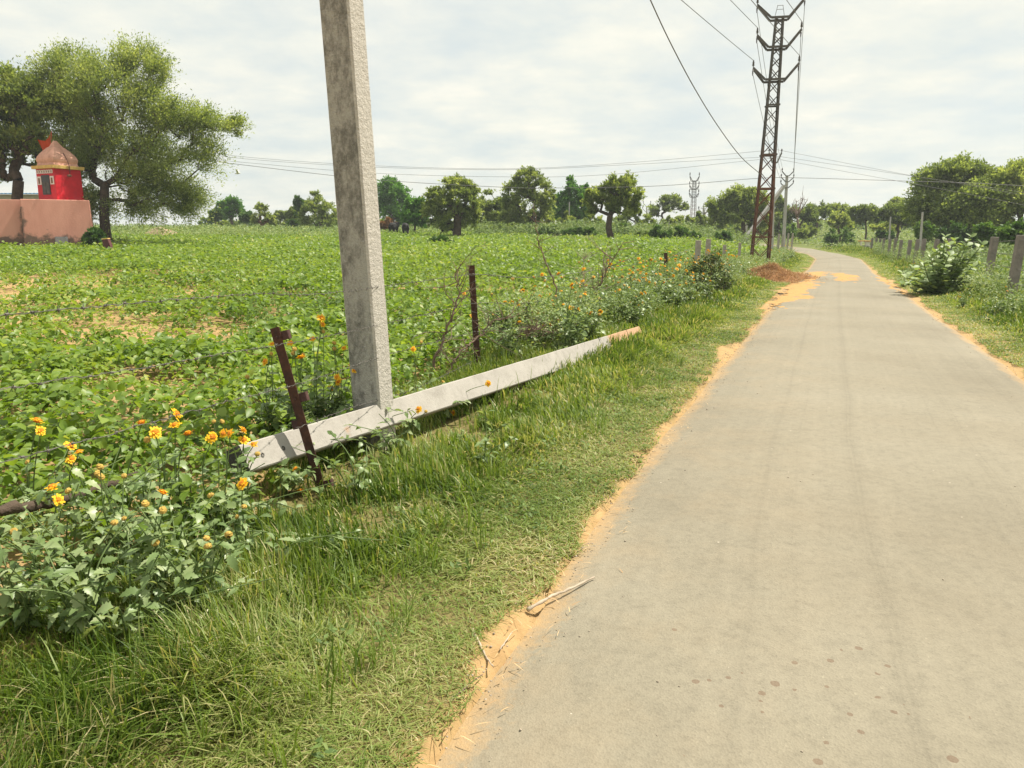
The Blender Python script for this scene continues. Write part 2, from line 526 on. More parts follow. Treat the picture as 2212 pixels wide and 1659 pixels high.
def npmesh(name, V, faces, mat, parent=None, tint=None, smooth=False, loc=None):
    """V (n,3); faces: list of int arrays (m,3) or (m,4)"""
    V = np.asarray(V, np.float32)
    og = np.array(origin_of(parent)) if parent is not None else (np.array(loc) if loc is not None else np.zeros(3))
    V = V - og.astype(np.float32)
    me = bpy.data.meshes.new(name)
    me.vertices.add(len(V))
    me.vertices.foreach_set('co', V.ravel())
    loops = np.concatenate([np.asarray(f, np.int32).ravel() for f in faces])
    tot = np.concatenate([np.full(len(f), np.asarray(f).shape[1], np.int32) for f in faces])
    start = np.concatenate([[0], np.cumsum(tot)[:-1]]).astype(np.int32)
    me.loops.add(len(loops))
    me.loops.foreach_set('vertex_index', loops)
    me.polygons.add(len(tot))
    me.polygons.foreach_set('loop_start', start)
    me.polygons.foreach_set('loop_total', tot)
    if smooth:
        me.polygons.foreach_set('use_smooth', np.ones(len(tot), bool))
    me.update(calc_edges=True)
    if tint is not None:
        a = me.attributes.new('tint', 'FLOAT', 'POINT')
        a.data.foreach_set('value', np.asarray(tint, np.float32))
    me.materials.append(mat)
    o = bpy.data.objects.new(name, me)
    if parent is None and loc is not None:
        o.location = loc
    return link(o, parent)


class MB:
    def __init__(s):
        s.v, s.f, s.m = [], [], []

    def add(s, vs, fs, mi=0):
        b = len(s.v)
        s.v += [tuple(map(float, p)) for p in vs]
        s.f += [tuple(i + b for i in f) for f in fs]
        s.m += [mi] * len(fs)
        return s

    def tube(s, pts, rad, n=6, cap=True, mi=0):
        pts = [np.asarray(p, float) for p in pts]
        if isinstance(rad, (int, float)):
            rad = [rad] * len(pts)
        vs, fs = [], []
        ref = None
        for i, p in enumerate(pts):
            d = pts[min(i + 1, len(pts) - 1)] - pts[max(i - 1, 0)]
            d = d / (np.linalg.norm(d) + 1e-9)
            if ref is None:
                ref = np.array([0, 0, 1.0]) if abs(d[2]) < 0.9 else np.array([1.0, 0, 0])
            a = ref - d * ref.dot(d)
            a /= np.linalg.norm(a) + 1e-9
            ref = a
            b = np.cross(d, a)
            for k in range(n):
                t = 2 * math.pi * k / n
                vs.append(p + rad[i] * (a * math.cos(t) + b * math.sin(t)))
        for i in range(len(pts) - 1):
            for k in range(n):
                k2 = (k + 1) % n
                fs.append((i * n + k, i * n + k2, (i + 1) * n + k2, (i + 1) * n + k))
        if cap:
            fs.append(tuple(range(n))[::-1])
            fs.append(tuple((len(pts) - 1) * n + k for k in range(n)))
        return s.add(vs, fs, mi)

    def bar(s, a, b, wx, wz, up=(0, 0, 1), wx2=None, wz2=None, mi=0):
        """rectangular bar from a to b, wx across, wz along up"""
        a, b = np.asarray(a, float), np.asarray(b, float)
        d = b - a
        d /= np.linalg.norm(d)
        up = np.asarray(up, float)
        x = np.cross(d, up)
        if np.linalg.norm(x) < 1e-6:
            x = np.cross(d, np.array([0, 1.0, 0]))
        x /= np.linalg.norm(x)
        z = np.cross(x, d)
        wx2 = wx if wx2 is None else wx2
        wz2 = wz if wz2 is None else wz2
        vs = [a + x * sx_ * wx / 2 + z * sz_ * wz / 2 for sx_, sz_ in ((-1, -1), (1, -1), (1, 1), (-1, 1))]
        vs += [b + x * sx_ * wx2 / 2 + z * sz_ * wz2 / 2 for sx_, sz_ in ((-1, -1), (1, -1), (1, 1), (-1, 1))]
        return s.add(vs, [(0, 1, 2, 3), (7, 6, 5, 4), (0, 4, 5, 1), (1, 5, 6, 2), (2, 6, 7, 3), (3, 7, 4, 0)], mi)

    def box(s, c, size, rz=0, mi=0):
        c = np.asarray(c, float)
        ca, sa = math.cos(rz), math.sin(rz)
        vs = []
        for z in (-1, 1):
            for x, y in ((-1, -1), (1, -1), (1, 1), (-1, 1)):
                px, py = x * size[0] / 2, y * size[1] / 2
                vs.append((c[0] + px * ca - py * sa, c[1] + px * sa + py * ca, c[2] + z * size[2] / 2))
        return s.add(vs, [(3, 2, 1, 0), (4, 5, 6, 7), (0, 1, 5, 4), (1, 2, 6, 5), (2, 3, 7, 6), (3, 0, 4, 7)], mi)

    def build(s, name, mat, parent=None, bevel=0, smooth=False, loc=None):
        og = origin_of(parent) if parent is not None else Vector(loc or (0, 0, 0))
        me = bpy.data.meshes.new(name)
        me.from_pydata([(p[0] - og.x, p[1] - og.y, p[2] - og.z) for p in s.v], [], s.f)
        mats = mat if isinstance(mat, (list, tuple)) else [mat]
        for m in mats:
            me.materials.append(m)
        if len(mats) > 1:
            me.polygons.foreach_set('material_index', s.m)
        if smooth:
            me.polygons.foreach_set('use_smooth', [True] * len(me.polygons))
        me.update()
        o = bpy.data.objects.new(name, me)
        if parent is None and loc is not None:
            o.location = loc
        if bevel:
            b = o.modifiers.new('edge', 'BEVEL')
            b.width = bevel
            b.segments = 2
            b.limit_method = 'ANGLE'
        return link(o, parent)


def tag(o, label=None, cat=None, group=None, kind=None):
    if label:
        o['label'] = label
    if cat:
        o['category'] = cat
    if group:
        o['group'] = group
    if kind:
        o['kind'] = kind
    return o


def empty(name, loc, label, cat, group=None):
    o = bpy.data.objects.new(name, None)
    o.empty_display_size = 0.2
    o.location = [float(c) for c in loc]
    link(o)
    return tag(o, label, cat, group)


def spline(pts, n):
    """Catmull-Rom through pts"""
    P = np.array(pts, float)
    P = np.vstack([2 * P[0] - P[1], P, 2 * P[-1] - P[-2]])
    out = []
    for i in range(1, len(P) - 2):
        for t in np.linspace(0, 1, n, endpoint=False):
            a, b, c, d = P[i - 1], P[i], P[i + 1], P[i + 2]
            out.append(0.5 * (2 * b + (c - a) * t + (2 * a - 5 * b + 4 * c - d) * t * t + (3 * b - a - 3 * c + d) * t ** 3))
    out.append(P[-2])
    return np.array(out)


def unit(a):
    return a / (np.linalg.norm(a, axis=-1, keepdims=True) + 1e-9)


def leaf_arrays(P, D, Nn, L, W, fold=0.25):
    """folded diamonds: 4 vertices, 2 triangles a leaf"""
    D = unit(D)
    S = unit(np.cross(D, Nn))
    Nn = np.cross(S, D)
    L, W = L[:, None], W[:, None]
    v = np.stack([P, P + D * L * 0.45 + S * W / 2 + Nn * W * fold, P + D * L, P + D * L * 0.45 - S * W / 2 + Nn * W * fold], 1)
    b = np.arange(len(P))[:, None] * 4
    f = np.concatenate([b + np.array([0, 1, 2]), b + np.array([0, 2, 3])], 0)
    return v.reshape(-1, 3), f


def leaf6_arrays(P, D, Nn, L, W, curl=0.25, fold=0.2):
    """rounder, drooping leaves: base, 2 left, tip, 2 right and a midrib point; 6 triangles"""
    D = unit(D)
    S = unit(np.cross(D, Nn))
    Nn = np.cross(S, D)
    L, W = L[:, None], W[:, None]
    mid = P + D * L * 0.5 - Nn * L * curl * 0.08
    a1 = P + D * L * 0.2 + S * W * 0.42 + Nn * W * fold * 0.8
    a2 = P + D * L * 0.6 + S * W * 0.42 + Nn * (W * fold * 0.8 - L * curl * 0.25)
    tip = P + D * L * 0.96 - Nn * L * curl * 0.75
    b1 = P + D * L * 0.2 - S * W * 0.42 + Nn * W * fold * 0.8
    b2 = P + D * L * 0.6 - S * W * 0.42 + Nn * (W * fold * 0.8 - L * curl * 0.25)
    v = np.stack([P, a1, a2, tip, b2, b1, mid], 1)
    k = np.arange(len(P))[:, None] * 7
    f = np.concatenate([k + np.array(t) for t in ([0, 6, 1], [1, 6, 2], [2, 6, 3], [3, 6, 4], [4, 6, 5], [5, 6, 0])], 0)
    return v.reshape(-1, 3), f


def blade_arrays(P, ang, h, w, bend, tw):
    n = len(P)
    dr = np.stack([np.cos(ang), np.sin(ang), np.zeros(n)], 1)
    sd = np.stack([-np.sin(ang + tw), np.cos(ang + tw), np.zeros(n)], 1)
    ring = []
    for t, ww in ((0, 0.8), (0.4, 1.0), (0.75, 0.65), (1, 0)):
        c = P + dr * (bend * h * t ** 1.8)[:, None]
        c[:, 2] += h * (t - 0.42 * np.minimum(bend, 1.6) * t ** 2.4)
        if ww:
            ring += [c + sd * (w * ww / 2)[:, None], c - sd * (w * ww / 2)[:, None]]
        else:
            ring.append(c)
    v = np.stack(ring, 1).reshape(-1, 3)
    b = np.arange(n)[:, None] * 7
    q = np.concatenate([b + np.array([0, 1, 3, 2]), b + np.array([2, 3, 5, 4])], 0)
    t3 = b + np.array([4, 5, 6])
    return v, q, t3


# ------------------------------------------------------------------ setting: ground, road, sand
def build_ground():
    rr = np.concatenate([[0.0], np.geomspace(0.6, 60, 150), np.geomspace(64, 2500, 46)])
    th = np.linspace(0, 2 * math.pi, 361)[:-1]
    X = rr[1:, None] * np.sin(th)[None]
    Y = rr[1:, None] * np.cos(th)[None]
    Z = H(X, Y)
    inside = (X > xL(Y) - 0.05) & (X < xR(Y) + 0.05) & (Y < 128) & (Y > -6)
    Z = Z - 0.05 * inside
    V = np.concatenate([[[0, 0, -0.05]], np.stack([X, Y, Z], -1).reshape(-1, 3)])
    n = len(th)
    q = []
    k = np.arange(n)
    for i in range(len(rr) - 2):
        a = 1 + i * n
        q.append(np.stack([a + k, a + n + k, a + n + (k + 1) % n, a + (k + 1) % n], 1))
    t = np.stack([np.zeros(n, int), 1 + k, 1 + (k + 1) % n], 1)
    o = npmesh('ground', V, [np.concatenate(q)[:, ::-1], t[:, ::-1]], M['ground'], smooth=True)
    x, y = V[:, 0], V[:, 1]
    s = xL(y) - x
    sr = x - xR(y)
    veg = sstep(-0.04, 0.10, s - grass_edge(y)) * (x > xF(y) - 0.3) + sstep(0.1, 0.6, sr - 0.15)
    veg = veg * ~in_poly(SANDPOLY, x, y)
    veg = np.clip(veg + 0.35 * (x < xF(y) - 0.3) * (1 - bare_soil(x, y)), 0, 1) * (y > -5)
    a = o.data.attributes.new('veg', 'FLOAT', 'POINT')
    a.data.foreach_set('value', veg.astype(np.float32))
    tag(o, kind='structure')


def build_road():
    ys = np.concatenate([np.arange(-5, 40, 0.25), np.arange(40, 126, 0.8)])
    nx = 15
    V, UV = [], []
    for y in ys:
        a, b = float(xL(y)), float(xR(y))
        a -= 0.04 * (vnoise(0, y, 0.5, 8) - 0.2)
        b += 0.05 * vnoise(0, y, 0.6, 9)
        for i in range(nx):
            t = i / (nx - 1)
            x = a + (b - a) * t
            crown = 0.03 * (1 - (2 * t - 1) ** 2)
            edge = -0.035 if i in (0, nx - 1) else 0.0
            V.append((x, y, 0.02 * max(0, min(y - 62, 68)) + 0.016 + crown + edge))
            UV.append(((x - a), t))
    V = np.array(V)
    q = []
    for j in range(len(ys) - 1):
        for i in range(nx - 1):
            q.append((j * nx + i, j * nx + i + 1, (j + 1) * nx + i + 1, (j + 1) * nx + i))
    q = np.array(q)
    o = npmesh('road', V, [q], M['road'], smooth=True)
    uvl = o.data.uv_layers.new(name='UVMap')
    uvl.data.foreach_set('uv', np.array(UV, np.float32)[q.ravel()].ravel())
    tag(o, kind='structure')


def in_poly(poly, x, y):
    r = np.zeros(x.shape, bool)
    n = len(poly)
    for i in range(n):
        x1, y1 = poly[i]
        x2, y2 = poly[(i + 1) % n]
        c = ((y1 > y) != (y2 > y)) & (x < (x2 - x1) * (y - y1) / (y2 - y1 + 1e-12) + x1)
        r ^= c
    return r


SANDPX = [(1640, 668), (1690, 622), (1728, 600), (1742, 589), (1786, 588), (1783, 600), (1770, 610), (1768, 622), (1752, 634), (1762, 652), (1730, 650), (1700, 660), (1665, 672)]
SANDPOLY = [flat(*p) for p in SANDPX]


def road_z(x, y):
    mid, hw = (xL(y) + xR(y)) / 2, (xR(y) - xL(y)) / 2
    q = np.abs(x - mid) / hw
    return np.where(q < 1, 0.016 + 0.03 * (1 - np.clip(q, 0, 1) ** 2), 0.004)


def sand_patch(px, seed, amp=0.22, g=0.05):
    """a drift of sand lying on the road, ragged outline through ground points"""
    pl = np.array([flat(u, v) for u, v in px])
    x0, y0 = pl.min(0) - 0.5
    x1, y1 = pl.max(0) + 0.5
    gx, gy_ = np.meshgrid(np.arange(x0, x1, g), np.arange(y0, y1, g * 1.6))
    wx = gx + amp * 2 * (vnoise(gx, gy_, 0.5, seed) - 0.5) + amp * 1.2 * (vnoise(gx, gy_, 0.15, seed + 3) - 0.5) + amp * 1.6 * (RNG.random(gx.shape) - 0.5) * (vnoise(gx, gy_, 0.4, seed + 9) > 0.4)
    wy = gy_ + amp * 5 * (vnoise(gx, gy_, 0.5, seed + 1) - 0.5) + amp * 3 * (vnoise(gx, gy_, 0.15, seed + 4) - 0.5)
    ins = in_poly(pl, wx, wy)
    z = np.maximum(road_z(gx, gy_), H(gx, gy_)) + 0.004 + 0.010 * vnoise(gx, gy_, 0.5, seed + 7)
    ny, nx = gx.shape
    idx = np.arange(nx * ny).reshape(ny, nx)
    cell = ins[:-1, :-1] & ins[1:, :-1] & ins[:-1, 1:] & ins[1:, 1:]
    q = np.stack([idx[:-1, :-1][cell], idx[:-1, 1:][cell], idx[1:, 1:][cell], idx[1:, :-1][cell]], 1)
    used = np.unique(q)
    m = np.zeros(nx * ny, int)
    m[used] = np.arange(len(used))
    V = np.stack([gx, gy_, z], -1).reshape(-1, 3)[used]
    # rim sinks into the road
    cnt = np.bincount(m[q].ravel(), minlength=len(used))
    V[cnt < 4, 2] -= 0.012
    o = npmesh('sand', V, [m[q]], M['sand'], smooth=True)
    tag(o, kind='structure')


# ------------------------------------------------------------------ stuff: grass and crop
AZ = 0.86


def visible(x, y):
    return np.abs(x) < AZ * np.abs(y) + 1.2


BANDS = [(1.2, 3.0), (3.0, 4.5), (4.5, 6.5), (6.5, 10), (10, 16), (16, 26), (26, 45), (45, 72)]


def grass_edge(y):
    return 0.06 + 0.17 * (vnoise(0, y, 0.55, 21) - 0.35) + 0.12 * (vnoise(0, y, 0.17, 22) - 0.5) + 0.35 * sstep(0.55, 0.8, vnoise(0, y, 1.6, 23)) * sstep(8, 12, y)


def bare_soil(x, y):
    """bare patches in the field"""
    out = np.zeros_like(x)
    for (cx_, cy_, rx, ry, k) in BARE:
        d = np.sqrt(((x - cx_) / rx) ** 2 + ((y - cy_) / ry) ** 2)
        out = np.maximum(out, k * (1 - sstep(0.5, 1.2, d + 1.5 * (vnoise(x, y, 0.7, 31) - 0.5) + 0.8 * (vnoise(x, y, 0.22, 32) - 0.5) - 0.05)))
    return out


BARE = []
for (u, v, rx, ry, k) in [(150, 730, 2.4, 1.3, 0.74), (330, 745, 1.4, 0.6, 0.6), (60, 690, 2.5, 1.0, 0.8), (110, 640, 3.5, 1.6, 0.88), (270, 605, 4.5, 1.3, 0.9), (60, 612, 4, 1.5, 0.7), (430, 580, 2.0, 1.0, 0.75),
                          (1020, 625, 2.5, 0.5, 0.8), (1110, 640, 1.2, 0.4, 0.8), (300, 870, 0.8, 0.3, 0.7), (590, 915, 0.25, 0.2, 0.6), (150, 830, 1.0, 0.4, 0.45), (20, 880, 1.0, 0.4, 0.45), (60, 1230, 0.5, 0.3, 0.6)]:
    p = gp(u, v)
    BARE.append((p[0], p[1], rx, ry, k))


def build_grass():
    Vs, Qs, Ts, Tint = [], [], [], []
    nb = 0

    def put(P, ang, h, w, bend, tint):
        nonlocal nb
        v, q, t = blade_arrays(P, ang, h, w, bend, RNG.normal(0, 0.5, len(P)))
        Vs.append(v)
        Qs.append(q + nb)
        Ts.append(t + nb)
        Tint.append(np.repeat(tint, 7))
        nb += len(v)

    for bi, (y0, y1) in enumerate(BANDS):
        ym = (y0 + y1) / 2
        dens = min(7600, 7600 * (2.6 / ym) ** 1.05)
        # left verge
        for side in (-1, 1):
            wide = 3.2 if side < 0 else 4.6
            n = int(dens * wide * (y1 - y0) * (1.0 if side < 0 else 0.8))
            y = RNG.uniform(y0, y1, n)
            if side < 0:
                s = RNG.uniform(-0.05, wide, n)
                x = xL(y) - s
                e = s - grass_edge(y)
                ok = (e > 0) & (x > xF(y) - 0.55 - 0.4 * vnoise(x, y, 0.7, 2))
                ok &= ~((np.abs(x - (-1.42 + (y - 4.06) * 0.483) - 0.03) < 0.17) & (y > 3.9) & (y < 7.0) & (RNG.random(n) < 0.85))
            else:
                s = RNG.uniform(0.0, wide, n)
                x = xR(y) + s
                e = s - 0.10 - 0.25 * (vnoise(3, y, 0.6, 25) - 0.3)
                ok = (e > 0)
            cl = vnoise(x, y, 0.28, 41)
            cl2 = vnoise(x, y, 0.9, 42)
            ok &= ~in_poly(SANDPOLY, x, y)
            ok &= visible(x, y) & (RNG.random(n) < np.clip(0.18 + 0.86 * sstep(0.18, 0.5, cl), 0, 1) * sstep(-0.02, 0.10, e + 0.05))
            x, y, e, cl, cl2 = x[ok], y[ok], e[ok], cl[ok], cl2[ok]
            n = len(x)
            if not n:
                continue
            P = np.stack([x, y, H(x, y) - 0.005], 1)
            tall = sstep(0.25, 1.1, e)
            nearL = sstep(-0.5, -1.2, x) * (y < 4.5) * (side < 0)
            h = 0.028 + tall * (0.02 + 0.17 * cl * cl2 + 0.07 * sstep(7, 9.5, y)) + 0.16 * nearL * cl2 * sstep(3.9, 3.2, y) + (0.10 * sstep(1.0, 2.6, e) if side > 0 else 0)
            h = h * RNG.uniform(0.55, 1.45, n)
            bend = np.abs(RNG.normal(0.45, 0.35, n)) + (1 - tall) * RNG.uniform(0.3, 1.6, n)
            w = 0.0046 * (ym / 2.6) ** 0.62 * RNG.uniform(0.6, 1.5, n) * (1 + 0.35 * tall)
            tint = np.clip(0.38 + 0.22 * (1 - tall) + RNG.normal(0, 0.19, n) + 0.5 * (vnoise(x, y, 0.6, 43) - 0.5), 0, 0.82)
            if side > 0:
                tint = np.clip(tint - 0.04, 0, 0.8)
            dry = RNG.random(n) < 0.06 + (0.10 + 0.25 * (1 - tall)) * sstep(0.4, 0.7, vnoise(x, y, 0.45, 44))
            tint[dry] = RNG.uniform(0.82, 1.0, dry.sum())
            ang = RNG.uniform(0, 2 * math.pi, n) * 0.65 + 2.2 * vnoise(x, y, 0.8, 45) * 2
            put(P, ang, h, w, bend, tint)
            # creeping matted grass along the edge
            n = int(dens * 1.5 * (y1 - y0) * 0.95)
            y = RNG.uniform(y0, y1, n)
            s = RNG.uniform(-0.05, 1.5, n)
            if side < 0:
                x, e = xL(y) - s, s - grass_edge(y)
            else:
                x, e = xR(y) + s, s - 0.10 - 0.25 * (vnoise(3, y, 0.6, 25) - 0.3)
            ok = (e > -0.02) & ~in_poly(SANDPOLY, x, y) & visible(x, y) & (RNG.random(n) < 0.35 + 0.65 * sstep(0.25, 0.6, vnoise(x, y, 0.16, 47))) & (RNG.random(n) < 1 - 0.6 * sstep(0.6, 1.5, e))
            x, y, e = x[ok], y[ok], e[ok]
            n = len(x)
            P = np.stack([x, y, H(x, y) + RNG.uniform(0, 0.018, n) * sstep(0, 0.2, e)], 1)
            put(P, RNG.uniform(0, 6.28, n), RNG.uniform(0.015, 0.05, n), 0.0042 * (ym / 2.6) ** 0.65 * RNG.uniform(0.7, 1.4, n), RNG.uniform(0.9, 2.4, n),
                np.clip(0.55 + RNG.normal(0, 0.15, n) + 0.55 * (vnoise(x, y, 0.5, 48) - 0.5) + 0.2 * (RNG.random(n) < 0.1), 0, 1))
    # long loose blades in tufts, nearest the camera
    for k in range(170):
        y = RNG.uniform(1.9, 9.5) if k > 60 else RNG.uniform(1.9, 4.2)
        s = RNG.uniform(0.45, 2.2)
        x = xL(y) - s
        if x < xF(y) - 0.3 or (3.6 < y < 8 and s > 0.9):
            continue
        n = RNG.integers(9, 26)
        P = np.stack([x + RNG.normal(0, 0.035, n), y + RNG.normal(0, 0.035, n), np.zeros(n)], 1)
        P[:, 2] = H(P[:, 0], P[:, 1])
        put(P, RNG.uniform(0, 2 * math.pi, n), RNG.uniform(0.12, 0.30, n), RNG.uniform(0.004, 0.0075, n), np.abs(RNG.normal(0.55, 0.35, n)), np.clip(RNG.normal(0.42, 0.12, n), 0, 0.8))
    # tall grass on the field side of the fallen pole and along the fence
    n = 9000
    y = RNG.uniform(6.5, 26, n)
    x = xF(y) + RNG.normal(0.1, 0.35, n)
    ok = RNG.random(n) < 0.3 + vnoise(x, y, 0.5, 46)
    x, y = x[ok], y[ok]
    n = len(x)
    put(np.stack([x, y, H(x, y)], 1), RNG.uniform(0, 6.28, n), RNG.uniform(0.12, 0.35, n), 0.006 * (y / 8) ** 0.6, np.abs(RNG.normal(0.4, 0.3, n)), np.clip(RNG.normal(0.42, 0.14, n), 0, 0.85))
    o = npmesh('grass', np.concatenate(Vs), [np.concatenate(Qs), np.concatenate(Ts)], M['grass'], tint=np.concatenate(Tint))
    tag(o, 'green and straw coloured grass along both road verges', 'grass', kind='stuff')


def build_crop():
    Ps, Ds, Ns, Ls, Ws, Ti = [], [], [], [], [], []
    bands = [(3.2, 5), (5, 7.5), (7.5, 11), (11, 17), (17, 26), (26, 40), (40, 58), (58, 80)]
    for (y0, y1) in bands:
        ym = (y0 + y1) / 2
        lod = (ym / 6.0)
        dens = 27.0 / lod ** 0.30           # plants per square metre
        nl = int(np.clip(30 / lod ** 0.5, 9, 30))
        ls = 0.078 * lod ** 0.30
        x0 = -AZ * y1 - 1
        x1 = float(xF(y1)) + 0.5
        n = int(dens * (y1 - y0) * (x1 - x0))
        y = RNG.uniform(y0, y1, n)
        x = RNG.uniform(x0, x1, n)
        gap = xF(y) - 0.05 - 0.30 * vnoise(x, y, 0.6, 51) - x
        if y1 <= 11:
            gap = gap - 0.10
        bs = bare_soil(x, y)
        ok = (gap > 0) & visible(x, y) & (RNG.random(n) > bs)
        x, y, bs = x[ok], y[ok], bs[ok]
        n = len(x)
        z = H(x, y)
        size = (0.46 + 0.62 * vnoise(x, y, 1.4, 52) + 0.50 * vnoise(x, y, 0.5, 57) + 0.30 * sstep(24, 34, y) * vnoise(x, y, 3.0, 53)) * (1 - 0.55 * bs) * RNG.uniform(0.8, 1.2, n)
        pale = np.clip(bs * 1.2 + 0.6 * (vnoise(x, y, 5, 54) - 0.45) + 0.4 * (vnoise(x, y * 0.4, 2.2, 55) - 0.5), -0.3, 1)
        base = np.stack([x, y, z], 1)
        for k in range(nl):
            a = RNG.uniform(0, 2 * math.pi, n)
            rr = np.sqrt(RNG.random(n)) * 0.19 * size * lod ** 0.25
            hh = (0.10 + 0.27 * RNG.random(n) ** 0.7 * (1 - 0.45 * (rr / (0.19 * size)) ** 2)) * size
            P = base + np.stack([np.cos(a) * rr, np.sin(a) * rr, hh], 1)
            out = np.stack([np.cos(a), np.sin(a), RNG.normal(-0.15, 0.35, n)], 1) + RNG.normal(0, 0.45, (n, 3))
            nn = np.stack([RNG.normal(0, 0.42, n), RNG.normal(-0.10, 0.42, n), np.ones(n)], 1)
            L = ls * RNG.uniform(0.6, 1.3, n) * np.clip(size, 0.6, 1.2)
            Ps.append(P)
            Ds.append(out)
            Ns.append(nn)
            Ls.append(L)
            Ws.append(L * RNG.uniform(0.55, 0.8, n))
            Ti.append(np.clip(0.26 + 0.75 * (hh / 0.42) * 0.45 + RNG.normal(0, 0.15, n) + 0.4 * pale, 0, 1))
    P, D, Nn, L, W, T = (np.concatenate(a) for a in (Ps, Ds, Ns, Ls, Ws, Ti))
    near = P[:, 1] < 12
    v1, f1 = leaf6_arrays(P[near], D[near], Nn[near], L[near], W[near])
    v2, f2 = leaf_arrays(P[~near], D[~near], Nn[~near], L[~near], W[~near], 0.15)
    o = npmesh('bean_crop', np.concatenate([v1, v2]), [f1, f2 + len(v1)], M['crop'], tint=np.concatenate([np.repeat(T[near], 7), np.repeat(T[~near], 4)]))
    tag(o, 'low green bean crop covering the field left of the road', 'crop', kind='stuff')
    print('crop leaves', len(P))


def build_weeds():
    """rough pale weeds beyond the field, right of the tower and behind the right fence"""
    Ps, Ls, Ti, Hs = [], [], [], []

    def region(n, fx, fy, hmin, hmax, L, ti, mask=None):
        x, y = fx(n), fy(n)
        if callable(x):
            x = x(y)
        ok = visible(x, y)
        if mask is not None:
            ok &= mask(x, y)
        x, y = x[ok], y[ok]
        m = len(x)
        hh = (hmin + (hmax - hmin) * vnoise(x, y, 1.3, 61)) * RNG.random(m) ** 0.6
        Ps.append(np.stack([x, y, H(x, y) + hh], 1))
        Ls.append(L * RNG.uniform(0.6, 1.4, m))
        Ti.append(np.clip(RNG.normal(ti, 0.22, m) + 0.3 * (vnoise(x, y, 2.0, 62) - 0.5), 0, 1))

    U = RNG.uniform
    # far side of the field
    region(60000, lambda n: U(-75, 24, n), lambda n: U(64, 110, n), 0.2, 1.0, 0.26, 0.45, lambda x, y: (x < xL(y) - 2.0) & (y > 66 + 6 * vnoise(x, 0, 8, 5)))
    # between fence, tower and road
    y = U(24, 62, 26000)
    x = xF(y) + np.abs(RNG.normal(0, 0.8, len(y))) - 0.25
    region(len(y), lambda n: x, lambda n: y, 0.15, 0.75, 0.085, 0.55, lambda a, b: a < xL(b) - 0.9 - 0.8 * vnoise(a, b, 2, 7))
    y5 = U(8.8, 29, 60000)
    x5 = xF(y5) + RNG.normal(0.12, 0.34, len(y5)) * (0.8 + y5 / 30)
    region(len(y5), lambda n: x5, lambda n: y5, 0.18, 0.95, 0.048, 0.50, lambda a, b: RNG.random(len(a)) < 0.25 + 0.9 * sstep(0.35, 0.6, vnoise(a, b, 0.9, 66)))
    y7 = U(65, 75, 26000)
    q7 = U(-0.05, 0.34, len(y7))
    region(len(y7), lambda n: q7 * y7, lambda n: y7, 0.3, 1.7, 0.19, 0.42, lambda a, b: a < xL(b) - 3)
    y8 = U(62, 72, 9000)
    q8 = U(-0.52, -0.22, len(y8))
    region(len(y8), lambda n: q8 * y8, lambda n: y8, 0.3, 1.2, 0.17, 0.6)
    c = np.stack([U(0.25, 1.7, 90), U(1.9, 10, 90)], 1)
    k = np.repeat(np.arange(90), 16)
    y6 = c[k, 1] + RNG.normal(0, 0.035, len(k))
    x6 = xL(c[k, 1]) - c[k, 0] + RNG.normal(0, 0.035, len(k))
    region(len(k), lambda n: x6, lambda n: y6, 0.03, 0.11, 0.034, 0.35, lambda a, b: a > xF(b) + 0.15)
    # right verge, in front of and among the fence posts
    y2 = U(11, 66, 52000)
    x2 = 11.6 + 0.42 * (y2 - 17) + RNG.normal(-0.7, 0.8, len(y2))
    region(len(y2), lambda n: x2, lambda n: y2, 0.22, 1.05, 0.065, 0.50, lambda a, b: a > xR(b) + 1.3 + 0.8 * vnoise(a, b, 1.5, 8))
    y4 = U(12, 25, 16000)
    x4 = U(10.0, 13.5, len(y4)) + 0.42 * (y4 - 17) * 0.6
    region(len(y4), lambda n: x4, lambda n: y4, 0.15, 0.75, 0.06, 0.6, lambda a, b: a > xR(b) + 1.2)
    # field behind the right fence
    y3 = U(14, 75, 62000)
    x3 = 11.9 + 0.42 * (y3 - 17) + U(0, 1, len(y3)) ** 1.4 * 22
    region(len(y3), lambda n: x3, lambda n: y3, 0.25, 0.9, 0.14, 0.30)
    # ground beyond the bend
    region(30000, lambda n: U(18, 100, n), lambda n: U(72, 140, n), 0.15, 0.8, 0.30, 0.5, lambda a, b: (a > xR(b) + 1.5) | (a < xL(b) - 1.5))
    P, L, T = np.concatenate(Ps), np.concatenate(Ls), np.concatenate(Ti)
    bq = gp(1867, 533)
    q = P[:, 0] / P[:, 1]
    keep = ~((np.abs(q - bq[0] / bq[1]) < 0.012) & (P[:, 1] > 30) & (P[:, 1] < bq[1] + 1))
    P, L, T = P[keep], L[keep], T[keep]
    n = len(P)
    D = np.stack([RNG.normal(0, 1, n), RNG.normal(0, 1, n), RNG.normal(0.2, 0.6, n)], 1)
    Nn = np.stack([RNG.normal(0, 0.6, n), RNG.normal(-0.2, 0.6, n), np.ones(n)], 1)
    v, f = leaf_arrays(P, D, Nn, L, L * 0.5, 0.15)
    o = npmesh('weeds', v, [f], M['weed'], tint=np.repeat(T, 4))
    tag(o, 'rough pale green weeds on the verges and rough ground', 'weeds', kind='stuff')


build_ground()
build_road()
sand_patch(SANDPX, 1)
sand_patch([(1790, 594), (1815, 592), (1850, 596), (1862, 603), (1845, 611), (1825, 615), (1805, 610), (1795, 603)], 2)
sand_patch([(1886, 600), (1900, 599), (1925, 612), (1950, 626), (1965, 640), (1938, 632), (1905, 612)], 3, 0.1)
build_grass()
build_crop()


